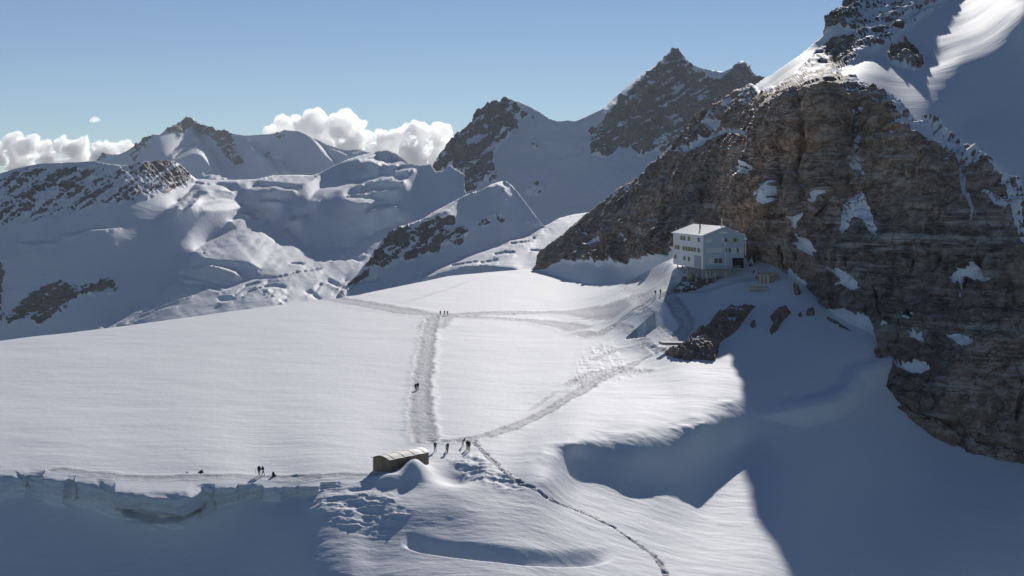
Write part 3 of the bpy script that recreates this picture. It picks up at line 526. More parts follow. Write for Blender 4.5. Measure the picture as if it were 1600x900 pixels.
SNOW4 = [  # snow patches lying on the rock: polygon, weight
    ([(1312, 175), (1330, 168), (1345, 172), (1352, 200), (1350, 230), (1352, 262), (1353, 285), (1345, 290), (1337, 282), (1339, 255), (1341, 225), (1335, 195)], .50),
    ([(1337, 300), (1345, 302), (1352, 318), (1358, 312), (1368, 340), (1376, 368), (1372, 380), (1362, 362), (1352, 350), (1340, 352), (1326, 374), (1316, 365), (1320, 345), (1328, 325)], .66),
    ([(1257, 332), (1275, 318), (1286, 305), (1288, 308), (1280, 322), (1274, 334), (1266, 329)], .9), ([(1242, 333), (1254, 335), (1256, 352), (1248, 358)], .8),
    ([(1256, 362), (1268, 375), (1282, 385), (1294, 400), (1290, 406), (1272, 398), (1262, 392), (1256, 382)], .95), ([(1300, 420), (1325, 428), (1345, 442), (1352, 460), (1340, 462), (1322, 448), (1312, 452), (1322, 440)], .75),
    ([(1490, 435), (1500, 424), (1530, 416), (1538, 425), (1546, 452), (1530, 442), (1520, 440), (1514, 450), (1510, 476), (1505, 470), (1508, 448), (1495, 446)], .85),
    ([(1392, 212), (1412, 208), (1428, 190), (1440, 200), (1460, 222), (1480, 240), (1470, 246), (1450, 236), (1425, 214), (1400, 216)], .7), ([(1500, 270), (1506, 285), (1508, 300), (1516, 315), (1523, 328), (1518, 352), (1513, 345), (1518, 330), (1506, 312), (1500, 290)], .9),
    ([(1535, 300), (1560, 320), (1580, 335), (1570, 340), (1545, 318)], .6), ([(1485, 530), (1510, 530), (1530, 545), (1525, 552), (1500, 548)], .7), ([(1542, 518), (1560, 515), (1574, 545), (1565, 550), (1550, 530)], .75), ([(1424, 520), (1450, 530), (1448, 540), (1430, 535)], .7),
    ([(1420, 500), (1440, 505), (1438, 512), (1422, 510)], .6), ([(1400, 570), (1420, 575), (1448, 567), (1453, 576), (1440, 586), (1410, 585)], .8), ([(1378, 510), (1400, 516), (1400, 524), (1380, 520)], .6), ([(1240, 420), (1255, 432), (1270, 445), (1262, 450), (1245, 440)], .7),
    ([(912, 382), (930, 378), (942, 374), (940, 380), (920, 386)], .8), ([(945, 377), (955, 376), (952, 381)], .7), ([(975, 370), (985, 374), (980, 380)], .6), ([(1105, 195), (1120, 188), (1135, 190), (1130, 200), (1112, 205)], .85),
    ([(1062, 240), (1090, 222), (1125, 205), (1160, 202), (1178, 210), (1170, 214), (1140, 212), (1110, 225), (1080, 238)], .75), ([(1150, 275), (1170, 262), (1190, 262), (1180, 275), (1165, 285)], .6), ([(1190, 305), (1205, 290), (1215, 290), (1205, 300), (1222, 315), (1205, 318)], .6),
    ([(1040, 245), (1090, 195), (1150, 150), (1190, 135), (1180, 165), (1130, 180), (1100, 200), (1070, 235)], .42), ([(960, 305), (1000, 285), (995, 292), (975, 305), (958, 315)], .5), ([(1140, 370), (1175, 362), (1185, 375), (1160, 392), (1140, 385)], .95), ([(1165, 395), (1178, 390), (1180, 415), (1168, 415)], .55),
    ([(1375, 150), (1420, 160), (1470, 205), (1540, 262), (1600, 318), (1600, 345), (1575, 310), (1540, 280), (1500, 262), (1450, 225), (1400, 185)], .45), ([(1590, 380), (1600, 400), (1600, 360), (1580, 300), (1572, 310)], .6)]
def build_wall():
    cols = np.r_[np.arange(815, 1640, 1.5), np.arange(1640, 2001, 6.0)]
    rows = np.r_[np.arange(-500, -20, 6.0), np.arange(-20, 760, 1.5), np.arange(760, 861, 5.0)]
    PX, PY = np.meshgrid(cols, rows)
    D = 1.0 / tpsW(PX, PY)
    rib = 0
    for cx, wd, am in ((1203, 9, -6), (1222, 6, 6), (1240, 10, -6), (1262, 6, 5), (1288, 14, -5), (1318, 8, 5)):
        rib = rib + am * np.exp(-((PX + 8 * fbm(PX / 60, PY / 40, PX * 0, 2, 391) - cx - 0.06 * (PY - 250)) / wd) ** 2)
    D = D + rib * sstep(120, 165, PY) * sstep(370, 300, PY)
    D = D + 9 * np.exp(-((PX - 1160) / 18) ** 2 - ((PY - 362) / 16) ** 2)
    for ln in ([(1186, 165), (1183, 230), (1188, 300), (1175, 345)], [(1285, 340), (1300, 300), (1340, 262), (1352, 230)], [(1420, 260), (1416, 330), (1430, 410)], [(1455, 420), (1470, 470), (1505, 530)], [(1120, 210), (1118, 270), (1108, 330)], [(1050, 260), (1046, 330), (1052, 385)], [(1235, 330), (1228, 370), (1232, 420)], [(1560, 420), (1552, 500), (1570, 600)]):
        D = D + 5 * sstep(6, 0, ldist(PX + 4 * fbm(PX / 12, PY / 12, PX * 0, 3, 393), PY, ln)[0])
    V = unproj(PX, PY, D)
    wx = PX + 3 * fbm(PX / 15, PY / 15, PX * 0, 4, 401); wy = PY + 3 * fbm(PX / 15, PY / 15, PX * 0 + 5, 4, 402)
    R = np.zeros(PX.shape)
    for p, w, soft in ROCK4: R = np.maximum(R, w * sstep(-soft, soft, sdist(wx, wy, p)))
    S = np.zeros(PX.shape); wx2 = PX + 3 * fbm(PX / 6, PY / 6, PX * 0, 3, 405); wy2 = PY + 3 * fbm(PX / 6, PY / 6, PX * 0 + 5, 3, 406)
    for p, w in SNOW4: S = np.maximum(S, w * sstep(-2.5, 1.5, sdist(wx2, wy2, p)))
    Nn = gnormals(blur_v(V, 3))
    x, y, z = V[..., 0], V[..., 1], V[..., 2]
    zt = z + 0.10 * x + 0.05 * y + 1.6 * fbm(x / 30, y / 30, z / 30, 3, 411)      # height across the beds
    bed = lambda q, sd: np.abs(2 * vnoise(x / 60, y / 60, zt / q, sd) - 1)
    pill = fbm(x / 14, y / 20, z / 70, 4, 415, ridged=True) - 0.5                  # upright ribs and gullies
    lumps = fbm(x / 22, y / 22, z / 18, 5, 421, ridged=True) - 0.5
    bm_ = np.clip(0.5 + 1.2 * fbm(x / 25, y / 25, z / 14, 3, 439), 0, 1)
    crack = sstep(0.90, 0.985, fbm(x / 12, y / 12, z / 45, 3, 463, ridged=True)) + 0.7 * sstep(0.92, 0.99, fbm((x + z * .6) / 16, y / 16, (z - x * .3) / 22, 3, 467, ridged=True))
    disp = -3.5 * crack + 7.5 * pill + 5.0 * lumps + 2.0 * (bed(7.0, 430) - 0.4) * bm_ + 1.1 * (bed(2.6, 433) - 0.4) * (1.1 - bm_) + 1.6 * fbm(x / 4, y / 4, z / 3, 4, 437, ridged=True)
    # the lower part is smoother and bulges, the upper left is broken into dipping slabs
    slab = fbm((x * 0.5 - z) / 4.0, y / 9, (z + 0.8 * x) / 14, 4, 441, ridged=True) - 0.5
    ul = sstep(60, 10, np.abs(PY - np.interp(PX, [820, 1191, 1336, 1480], [430, 150, 40, 0]))) * sstep(1500, 1400, PX)
    disp = disp * (1 - 0.5 * ul) + 3.2 * slab * ul
    disp = disp * (1 - 0.8 * np.exp(-((PX - 1198) / 34) ** 2 - ((PY - 432) / 22) ** 2))
    disp = disp * (1 - 0.65 * sstep(165, 125, PY) * sstep(1180, 1220, PX) * sstep(1400, 1350, PX) * sstep(85, 110, PY))
    w = sstep(0.2, 0.8, R) * (1 - 0.75 * sstep(0.5, 0.9, S))
    fade = sstep(905, 820, D) * 0.6 + 0.4
    V = V + Nn * (disp * w * fade)[..., None]
    # a big step forward of the buttress beside the hut and a recess left of it
    snowd = 0.5 * fbm(x / 30, y / 30, z / 30, 2, 450) + 0.02 * fbm(x / 5, y / 5, z / 5, 3, 452)
    V = V + Nn * (snowd * (1 - w))[..., None]
    cr = np.interp(cols, *np.asarray(CR4, float).T) + 1.8 * fbm(cols / 7.0, cols * 0, cols * 0, 4, 460)
    first = np.clip(np.searchsorted(rows, cr), 9, len(rows) - 2)
    for i, k in enumerate(first):
        a = V[k, i].copy()
        for q in range(1, 9):
            s = q * 9.0
            V[k - q, i] = a + np.array([a[0] / a[1] * s + 0.12 * s, s, -0.35 * s - 0.02 * s * s])
    rr = np.arange(len(rows))[:, None]
    keep = rr[:-1] >= (np.maximum(first[:-1], first[1:]) - 8)[None]
    Nz = gnormals(V)[..., 2]
    rk = (R > 0.6) & (PY > -10) & (PX < 1640); q = np.quantile(Nz[rk], [0.80, 0.95]); led = 0.95 * sstep(q[0], q[1], Nz)
    rim = sstep(70, 10, PY - np.interp(PX, [1180, 1300, 1372, 1450, 1520, 1600], [150, 118, 150, 205, 255, 320])) * sstep(1290, 1360, PX)
    topr = sstep(1180, 1240, PX) * sstep(1500, 1440, PX) * sstep(128, 105, PY)
    sp = fbm((PX - PY * 0.7) / 9, (PY + PX * 0.6) / 4.5, PX * 0, 4, 471)
    snow = 1.35 - 1.5 * R + 0.50 * (sp - 0.1) * sstep(0.05, 0.5, R) + 1.4 * S * (1 + 0.55 * fbm(PX / 3.0, PY / 2.2, PX * 0, 3, 481)) + led * (0.35 + 0.6 * ul + 0.6 * rim) * (1 - 0.2 * topr) + 0.12 * rim
    snow = np.where(R < 0.03, 2.0, snow)
    me = grid_mesh('mountain', V, {'snow': snow}, keep, (R > 0.5) & (ul < 0.4))
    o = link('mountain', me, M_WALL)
    tag(o, 'huge dark banded rock face with snow patches and a smooth snow slope above it', 'mountain', kind='structure')
    return V, PX, PY
tpsW = TPS(P4)
WV, _, _ = build_wall()

# ================================================================== CLOUDS
def cloud_mat():
    m = bpy.data.materials.new('cloud'); m.use_nodes = True; nt = m.node_tree; nt.nodes.remove(nt.nodes['Principled BSDF'])
    v = nt.nodes.new('ShaderNodeVolumePrincipled'); v.inputs['Color'].default_value = (0.98, 0.98, 0.98, 1)
    v.inputs['Density'].default_value = 0.018; v.inputs['Anisotropy'].default_value = 0.55
    nt.links.new(v.outputs[0], nt.nodes['Material Output'].inputs['Volume']); return m
M_CLOUD = cloud_mat(); M_THIN = cloud_mat()
def cloud(label, D, blobs, seed, base, voxel=12.0, puff=1.0):
    """cumulus: lobes given as (pixel x, pixel y, pixel radius), melted together and given a cauliflower surface"""
    r = random.Random(seed); bm = bmesh.new(); k = D / F
    o0 = Vector((float(sum(b[0] for b in blobs)) / len(blobs), 0, 0))
    org = Vector(unproj(o0.x, base, D))
    for bx, by, br in blobs:
        c = Vector(unproj(bx, by, D)) + Vector((0, r.uniform(-0.6, 0.6) * br * k, 0))
        for j in range(14):
            th = r.uniform(0, 2 * math.pi); ph = r.uniform(-0.5, 1.2); rr = br * k * (1.0 if j == 0 else r.uniform(0.40, 0.70))
            p = c if j == 0 else c + Vector((math.cos(th) * math.cos(ph), math.sin(th) * math.cos(ph), math.sin(ph))) * br * k * 0.62
            bmesh.ops.create_icosphere(bm, subdivisions=3, radius=rr, matrix=Matrix.Translation(p - org) @ Matrix.Diagonal((1, 1.1, 0.85, 1)))
    me = bpy.data.meshes.new('cloud'); bm.to_mesh(me); bm.free()
    o = bpy.data.objects.new('tmp', me); COL.objects.link(o)
    rm = o.modifiers.new('r', 'REMESH'); rm.mode = 'VOXEL'; rm.voxel_size = voxel
    dg = bpy.context.evaluated_depsgraph_get(); me2 = bpy.data.meshes.new_from_object(o.evaluated_get(dg))
    bpy.data.objects.remove(o)
    n = len(me2.vertices); co = np.zeros(n * 3, np.float32); no = np.zeros(n * 3, np.float32)
    me2.vertices.foreach_get('co', co); me2.vertices.foreach_get('normal', no); co = co.reshape(-1, 3).astype(float); no = no.reshape(-1, 3)
    d = 0
    for sc, am in ((220, 90), (100, 52), (48, 28), (24, 14), (12, 6)):
        d = d + puff * am * (1.6 * np.abs(fbm(co[:, 0] / sc + seed, co[:, 1] / sc, co[:, 2] / sc, 2, seed)) - 0.25)
    co = co + no * d[:, None]
    me2.vertices.foreach_set('co', co.astype(np.float32).ravel()); me2.update()
    me2.polygons.foreach_set('use_smooth', np.ones(len(me2.polygons), bool)); me2.materials.clear()
    c = link('cloud', me2, M_CLOUD); c.location = org
    tag(c, label, 'cloud', 'cumulus clouds behind the far ridge'); return c
cloud('large white cumulus cloud rising behind the middle ridge, between the two rocky mountains', 15000,
      [(428, 212, 10), (448, 204, 14), (475, 200, 17), (500, 206, 22), (530, 202, 20), (552, 212, 20), (570, 222, 16), (600, 226, 16), (625, 222, 19), (655, 212, 17), (680, 216, 16), (690, 228, 10), (500, 235, 26), (550, 242, 26), (600, 248, 24), (640, 248, 24), (675, 245, 18), (460, 222, 18)], 11, 260)
cloud('bank of white cumulus puffs on the horizon at the far left', 17000,
      [(-40, 252, 20), (-10, 246, 16), (8, 243, 11), (22, 232, 11), (45, 230, 15), (70, 235, 13), (95, 238, 13), (125, 235, 15), (158, 234, 13), (180, 238, 10), (200, 232, 9), (30, 255, 20), (75, 255, 22), (120, 256, 22), (165, 250, 16)], 23, 265)
wisp = cloud('tiny wisp of cloud high above the left ridge', 16000, [(144, 187.5, 1.6), (148, 186.8, 2.2), (152, 187, 1.8), (156, 187.6, 1.2)], 5, 188, 6.0, 0.3)
M_WISP = M_THIN; M_WISP.name = 'thin_cloud'; wisp.data.materials[0] = M_WISP
[n for n in M_WISP.node_tree.nodes if n.type == 'PRINCIPLED_VOLUME'][0].inputs['Density'].default_value = 0.012

# ================================================================== ROCKS LYING IN THE SNOW
def ground_patch(name, label, cat, poly, lift, amp, seed, mat, step=1.0, scale=3.0, snow=0.15, group=None):
    p = np.asarray(poly, float); x0, y0 = p.min(0) - 4; x1, y1 = p.max(0) + 4
    PX, PY = np.meshgrid(np.arange(x0, x1 + step, step), np.arange(y0, y1 + step, step))
    D = 1.0 / g_inv(PX, PY); V = unproj(PX, PY, D); N_ = gnormals(V)
    x, y, z = V[..., 0], V[..., 1], V[..., 2]
    sd = sdist(PX + 2.0 * fbm(PX / 5, PY / 5, PX * 0, 3, seed), PY + 2.0 * fbm(PX / 5, PY / 5, PX * 0 + 7, 3, seed), poly)
    m = sstep(-1.5, min(12.0, 0.45 * (p.max(0) - p.min(0)).min()), sd)
    rg = fbm(x / scale, y / scale, z / scale, 4, seed + 3, ridged=True) - 0.4
    h = -1.2 + (1.2 + lift) * m + amp * rg * m
    V = V + N_ * h[..., None] * 0.6; V[..., 2] += h * 0.5
    sn = snow + 0.5 * fbm(x / 2.2, y / 2.2, z / 2.2, 3, seed + 9) + 0.35 * sstep(0.75, 0.95, gnormals(V)[..., 2])
    keep = (sd[:-1, :-1] > -3)
    org = V[int(len(V) * .8), V.shape[1] // 2].copy()
    o = link(name, grid_mesh(name, V - org, {'snow': sn}, keep, sd > -50), mat); o.location = org
    tag(o, label, cat, group); return o
OUT = [('brown rock outcrop with rubble in the snow below the big hut', [(1035, 547), (1050, 543), (1068, 536), (1075, 522), (1090, 513), (1105, 508), (1110, 495), (1125, 485), (1140, 477), (1160, 478), (1175, 475), (1187, 470), (1186, 480), (1175, 490), (1165, 505), (1155, 518), (1140, 528), (1130, 535), (1126, 550), (1120, 567), (1105, 565), (1075, 566), (1050, 562), (1036, 556)], 0.9, 2.8),
       ('jagged rock outcrop in shaded snow below the little plank shed', [(1196, 494), (1208, 485), (1222, 479), (1231, 477), (1240, 490), (1228, 505), (1214, 522), (1202, 531), (1199, 516), (1204, 505)], 1.2, 2.2),
       ('small rock standing alone in the snow, rightmost of the outcrops', [(1258, 487), (1266, 481), (1274, 483), (1276, 493), (1266, 497), (1258, 496)], 1.2, 1.0),
       ('tiny boulder between the jagged outcrop and the lone rock', [(1246, 491), (1250, 489), (1254, 492), (1251, 496), (1247, 495)], .8, .4),
       ('sliver of rock showing through snow between two larger outcrops', [(1169, 509), (1175, 500), (1183, 496), (1184, 510), (1176, 515)], .6, .9),
       ('tall boulder against the foot of the cliff, right of the plank shed', [(1236, 449), (1240, 441), (1250, 446), (1256, 458), (1247, 465), (1240, 461)], 1.6, 1.2),
       ('broken brown rock and rubble on which the big hut stands', [(1056, 420), (1068, 424), (1085, 428), (1100, 428), (1130, 426), (1160, 420), (1172, 422), (1160, 430), (1140, 436), (1115, 450), (1095, 458), (1070, 464), (1045, 461), (1033, 458), (1045, 448), (1058, 436), (1055, 426)], .1, 1.6),
       ('snow-speckled boulders piled against the right corner of the big hut', [(1164, 396), (1172, 390), (1181, 394), (1184, 410), (1178, 420), (1168, 418)], 1.6, 2.0),
       ('snow-covered rock beside the left wall of the plank shed', [(1172, 424), (1180, 420), (1188, 426), (1192, 438), (1186, 444), (1176, 436)], 1.2, 1.4),
       ('strip of stones at the foot of the cut snow bank', [(1006, 525), (1018, 514), (1032, 502), (1036, 505), (1022, 518), (1010, 527)], .7, .8),
       ('larger of two dark rocks poking through the snow on the crest left of the walkers', [(304, 740), (308, 734), (317, 731), (322, 736), (330, 740), (318, 743)], .05, .5),
       ('smaller of two dark rocks poking through the snow on the crest left of the walkers', [(283, 737), (290, 735), (297, 737), (300, 740), (293, 741)], .05, .4)]
for i, (lab, poly, lift, amp) in enumerate(OUT):
    small = i >= 10
    ground_patch('rock_outcrop', lab, 'rock', poly, lift, amp, 500 + i * 7, M_ROCK, 0.8 if len(poly) < 8 else 1.0, 1.0 if small else 3.0, 0.42 if 'snow-' in lab else 0.06, 'rocks in the snow')

# ================================================================== BUILDINGS
def box_bm(bm, x0, x1, y0, y1, z0, z1):
    vs = [bm.verts.new((x, y, z)) for x in (x0, x1) for y in (y0, y1) for z in (z0, z1)]
    for f in ((0, 1, 3, 2), (4, 6, 7, 5), (0, 4, 5, 1), (2, 3, 7, 6), (0, 2, 6, 4), (1, 5, 7, 3)): bm.faces.new([vs[i] for i in f])
def mesh_of(name, fn, bevel=0.0):
    bm = bmesh.new(); fn(bm)
    if bevel: bmesh.ops.bevel(bm, geom=bm.edges[:], offset=bevel, segments=1, affect='EDGES')
    bmesh.ops.recalc_face_normals(bm, faces=bm.faces); me = bpy.data.meshes.new(name); bm.to_mesh(me); bm.free(); return me
def box(name, mat, parent, x0, x1, y0, y1, z0, z1, bevel=0.0):
    return link(name, mesh_of(name, lambda b: box_bm(b, x0, x1, y0, y1, z0, z1), bevel), mat, parent)
def bar(name, mat, parent, a, b, r=0.06, seg=6):
    a, b = Vector(a), Vector(b); d = b - a
    me = mesh_of(name, lambda bm: bmesh.ops.create_cone(bm, cap_ends=True, segments=seg, radius1=r, radius2=r, depth=d.length, matrix=Matrix.Translation((a + b) / 2) @ d.to_track_quat('Z', 'Y').to_matrix().to_4x4()))
    return link(name, me, mat, parent)
def prism(name, mat, parent, prof, y0, y1):
    """profile in x,z extruded along y"""
    def fn(bm):
        a = [bm.verts.new((x, y0, z)) for x, z in prof]; b = [bm.verts.new((x, y1, z)) for x, z in prof]; n = len(prof)
        bm.faces.new(a); bm.faces.new(b[::-1])
        for i in range(n): bm.faces.new((a[i], a[(i + 1) % n], b[(i + 1) % n], b[i]))
    return link(name, mesh_of(name, fn), mat, parent)
def simple(name, col, rough=0.6, var=0.15, scale=1.5, metal=0.0, stretch=(1, 1, 1), bump=0.0):
    m, nt, N, L, B = new_mat(name)
    tc = N.new('ShaderNodeTexCoord').outputs['Object']; n = nnoise(N, L, nmap(N, L, tc, stretch), scale, 6, 0.65)
    L.new(nramp(N, L, n, [(0.3, tuple(c * (1 - var) for c in col)), (0.7, tuple(min(1, c * (1 + var)) for c in col))]), B.inputs['Base Color'])
    B.inputs['Roughness'].default_value = rough; B.inputs['Metallic'].default_value = metal
    if bump:
        b = N.new('ShaderNodeBump'); b.inputs['Distance'].default_value = bump; L.new(n, b.inputs['Height']); L.new(b.outputs[0], B.inputs['Normal'])
    return m
M_CLAD = simple('white_cladding', (0.92, 0.91, 0.88), 0.45, 0.06, 0.8, 0, (1, 1, 0.3))
M_CLADB = simple('shade_tinted_cladding', (0.52, 0.60, 0.66), 0.45, 0.08, 0.8, 0, (1, 1, 0.3))  # blue-grey puts the gable's shade into the colour; window frames share it
M_SEAM = simple('panel_seam', (0.42, 0.48, 0.53), 0.5)
M_ROOFW = simple('pale_metal_roof', (0.80, 0.81, 0.82), 0.5, 0.06, 0.5)
M_GLASS = simple('window_glass', (0.03, 0.035, 0.045), 0.08, 0.3, 0.4)
M_CURT = simple('drawn_blind', (0.72, 0.70, 0.66), 0.8, 0.15, 1.0)
M_YEL = simple('yellow_shutter', (0.50, 0.46, 0.16), 0.6, 0.2, 3.0)
M_DOOR = simple('grey_door', (0.30, 0.34, 0.40), 0.5, 0.1, 1.0)
M_DARK = simple('dark_void', (0.02, 0.02, 0.022), 0.9, 0.3)
M_STEEL = simple('galvanised_steel', (0.42, 0.43, 0.44), 0.45, 0.15, 3.0, 0.4)
M_TIMBER = simple('grey_timber', (0.30, 0.27, 0.24), 0.8, 0.3, 1.2, 0, (1, 1, 8))
M_PLANK = simple('pale_plank', (0.52, 0.46, 0.38), 0.8, 0.3, 1.0, 0, (6, 6, 1))
M_TANK = simple('olive_tank', (0.34, 0.33, 0.17), 0.5, 0.2, 1.5)
M_RED = simple('red_cloth', (0.40, 0.05, 0.05), 0.8)
M_BROWN = simple('weathered_brown_sheet', (0.30, 0.225, 0.15), 0.7, 0.35, 0.8, 0, (3, 3, 0.4))
M_ROOFT = simple('weathered_roof_sheet', (0.47, 0.43, 0.38), 0.6, 0.22, 1.3)
M_ROOFL = simple('new_roof_sheet', (0.78, 0.75, 0.70), 0.55, 0.1, 1.3)
M_ROOFTAN = simple('sun_tinted_roof_board', (0.66, 0.55, 0.42), 0.7, 0.15, 1.3)  # warm tan puts sunlight on the plank shed roof into its colour
M_CONC = simple('worn_concrete', (0.36, 0.35, 0.33), 0.85, 0.2, 1.2)

def build_hut():
    a = math.radians(9.0); Dn = 495.0
    org = Vector(((1098.7 - 800) / F * Dn, Dn, CZ + (HY - 420.7) / F * Dn))
    H = bpy.data.objects.new('mountain_hut', None); COL.objects.link(H); H.location = org; H.rotation_euler = (0, 0, a)
    tag(H, 'big pale three-storey mountain hut on stilts at the foot of the cliff', 'hut')
    W, L_, E, R_ = 13.0, 36.0, 10.25, 12.85
    prof = [(0, 0), (W, 0), (W, E), (W / 2 + 0.3, R_), (0, E)]
    body = prism('wall', M_CLAD, H, prof, 0.12, L_)
    front = prism('gable_front', M_CLADB, H, prof, 0.0, 0.12); front['label'] = 'gable wall facing right, shade tinted blue-grey into its colour'
    def seams(bm):
        for i in range(1, 22):
            x = W * i / 22; top = E + (R_ - E) * (1 - abs(x - W / 2) / (W / 2)) - 0.05
            box_bm(bm, x - 0.03, x + 0.03, -0.05, -0.002, 0.05, top)
        for i in range(1, 36): box_bm(bm, -0.04, -0.002, i - 0.02, i + 0.02, 0.05, E - 0.05)
    link('cladding_seams', mesh_of('cladding_seams', seams), M_SEAM, H)
    # roof
    rt = 0.28
    for nm, q in (('roof', [(-0.5, E - 0.15), (W / 2 + 0.3, R_ + 0.05), (W / 2 + 0.3, R_ + 0.05 + rt), (-0.5, E - 0.15 + rt)]), ('roof', [(W / 2 + 0.303, R_ + 0.05), (W + 0.5, E - 0.15), (W + 0.5, E - 0.15 + rt), (W / 2 + 0.303, R_ + 0.05 + rt)])):
        rf = prism(nm, M_ROOFW, H, q, -0.6, L_ + 0.5)
    def rseam(bm):
        for i in range(0, 13):
            y = 0.5 + i * 2.9
            sl = (R_ - E + 0.2) / (W / 2 + 0.8); vs = []
            for (x, z) in ((-0.45, E + 0.135), (W / 2 + 0.25, R_ + 0.315), (W / 2 + 0.25, R_ + 0.40), (-0.45, E + 0.22)):
                vs.append((bm.verts.new((x, y, z)), bm.verts.new((x, y + 0.08, z))))
            for k in range(4):
                p, q = vs[k], vs[(k + 1) % 4]; bm.faces.new((p[0], q[0], q[1], p[1]))
            bm.faces.new([v[0] for v in vs]); bm.faces.new([v[1] for v in vs][::-1])
    link('roof_seams', mesh_of('roof_seams', rseam), M_SEAM, H)
    bar('chimney', M_DARK, H, (3.2, 15, R_ - 2.2), (3.2, 15, R_ + 0.7), 0.22, 10)
    bar('mast', M_CLAD, H, (W / 2 + 1.2, 6, R_ - 0.6), (W / 2 + 1.2, 6, R_ + 2.6), 0.14, 8)
    # windows
    def win_left(px, zc, h=1.25, w=1.15, sh=True):
        us = np.linspace(0, L_, 200); X = org.x - math.sin(a) * us; Y = org.y + math.cos(a) * us; u = float(np.interp(-px, -(800 + F * X / Y), us))
        f = box('window', M_CLADB, H, -0.07, -0.003, u - w / 2 - 0.1, u + w / 2 + 0.1, zc - h / 2 - 0.1, zc + h / 2 + 0.1)
        box('pane', M_GLASS, f, -0.09, -0.073, u - w / 2, u + w / 2, zc - h / 2, zc + h / 2)
        for s_ in (-1, 1):
            c = u + s_ * (w / 2 + 0.48)
            box('shutter', M_YEL, f, -0.13, -0.05, c - 0.34, c + 0.34, zc - h / 2 - 0.05, zc + h / 2 + 0.05)
    z1, z2, z3 = 8.85, 5.65, 2.45
    for px in (1065.0, 1069.4, 1077.0, 1092.2): win_left(px, z1)
    for px in (1056.2, 1060.3, 1068.6, 1073.0, 1077.3, 1081.7, 1086.2, 1092.2): win_left(px, z2)
    for px in (1055.6, 1069.8, 1076.8): win_left(px, z3)
    d = box('double_door', M_DOOR, H, -0.14, -0.003, 2.6, 9.6, 0.1, 3.9)
    for k in range(2): box('door_leaf', M_DOOR, d, -0.2, -0.145, 2.75 + k * 3.4, 6.0 + k * 3.45, 0.25, 3.75, 0.02)
    for k in range(3): box('door_rail', M_SEAM, d, -0.23, -0.203, 2.7, 9.5, 0.3 + k * 1.6, 0.42 + k * 1.6)
    def win_front(xa, xb, zc, h, mat, shutter=False, nm='window'):
        f = box(nm, M_CLAD, H, xa - 0.08, xb + 0.08, -0.085, -0.055, zc - h / 2 - 0.08, zc + h / 2 + 0.08)
        box('pane', mat, f, xa, xb, -0.11, -0.088, zc - h / 2, zc + h / 2)
        m_ = (xa + xb) / 2
        if xb - xa > 1.0: box('mullion', M_CLAD, f, m_ - 0.05, m_ + 0.05, -0.14, -0.112, zc - h / 2, zc + h / 2)
        if shutter:
            for q in ((xa - 0.62, xa - 0.12), (xb + 0.12, xb + 0.62)): box('shutter', M_YEL, f, q[0], q[1], -0.15, -0.09, zc - h / 2, zc + h / 2)
    k = 13.0 / 63.0
    X = lambda px: (px - 1098.7) * k
    win_front(X(1103), X(1107), 8.9, 1.3, M_CURT); win_front(X(1108), X(1112), 8.9, 1.3, M_CURT)
    win_front(X(1127), X(1131), 8.9, 1.3, M_CURT); win_front(X(1131.8), X(1135.4), 8.9, 1.3, M_GLASS); win_front(X(1146), X(1150), 8.9, 1.3, M_GLASS, True)
    for xa, xb, mt in ((1104, 1108.6, M_CURT), (1110.5, 1114.5, M_CURT), (1115.2, 1119, M_CURT), (1120.5, 1124, M_CURT), (1124.8, 1128, M_CURT), (1132, 1135, M_GLASS), (1137.8, 1141.2, M_GLASS), (1142.8, 1148.5, M_CURT), (1150.2, 1153.4, M_GLASS), (1154.8, 1159.8, M_CURT)):
        win_front(X(xa), X(xb), 5.75, 1.35, mt)
    win_front(X(1106.5), X(1114.3), 2.6, 1.6, M_CURT); win_front(X(1115.5), X(1127.8), 2.6, 1.6, M_GLASS)
    box('dark_opening', M_DARK, H, X(1143.5), X(1161), -0.09, -0.055, 0.2, 3.4)
    box('gable_board', M_CLAD, H, X(1124), X(1136), -0.09, -0.055, 11.0, 11.5)
    bar('drainpipe', M_CLAD, H, (W + 0.35, -0.3, 4.2), (W + 0.35, -0.3, 8.6), 0.16, 8)
    # terrace in front of the gable
    t = box('terrace', M_TIMBER, H, 0.0, X(1152), -3.2, -0.06, -0.35, -0.05, 0.02)
    for i in range(11):
        x = 0.1 + i * (X(1152) - 0.2) / 10; bar('baluster', M_STEEL, t, (x, -3.1, -0.05), (x, -3.1, 1.05), 0.05)
    for z in (0.35, 0.70, 1.05): bar('rail', M_STEEL, t, (0.05, -3.1, z), (X(1152) - 0.05, -3.1, z), 0.05)
    bar('lamp_post', M_CLAD, H, (X(1129.2), -2.6, -0.05), (X(1129.2), -2.6, 8.3), 0.09, 8)
    # stilts and braces
    for x, y in ((0.4, -2.9), (X(1113), -2.9), (X(1130), -2.9), (X(1148), -2.9), (0.4, 2), (0.4, 8), (0.4, 14), (0.4, 20), (0.4, 26), (0.4, 32), (X(1113), 2), (X(1130), 2)):
        bar('stilt', M_STEEL, H, (x, y, -4.6), (x, y, -0.002 if y > 0 else -0.352), 0.16, 8)
    for y in (2, 8, 14, 20, 26): bar('brace', M_TIMBER, H, (0.4, y, -3.8), (0.4, y + 6, -0.2), 0.12); bar('brace', M_TIMBER, H, (0.4, y + 6, -3.8), (0.4, y, -0.2), 0.12)
    bar('brace', M_TIMBER, H, (0.4, -2.9, -4.0), (X(1113), -2.9, -0.4), 0.12); bar('brace', M_TIMBER, H, (X(1113), -2.9, -4.0), (0.4, -2.9, -0.4), 0.12)
    return H, org, a
HUT, HORG, HA = build_hut()
def hut_pt(x, y, z): return HORG + Matrix.Rotation(HA, 3, 'Z') @ Vector((x, y, z))

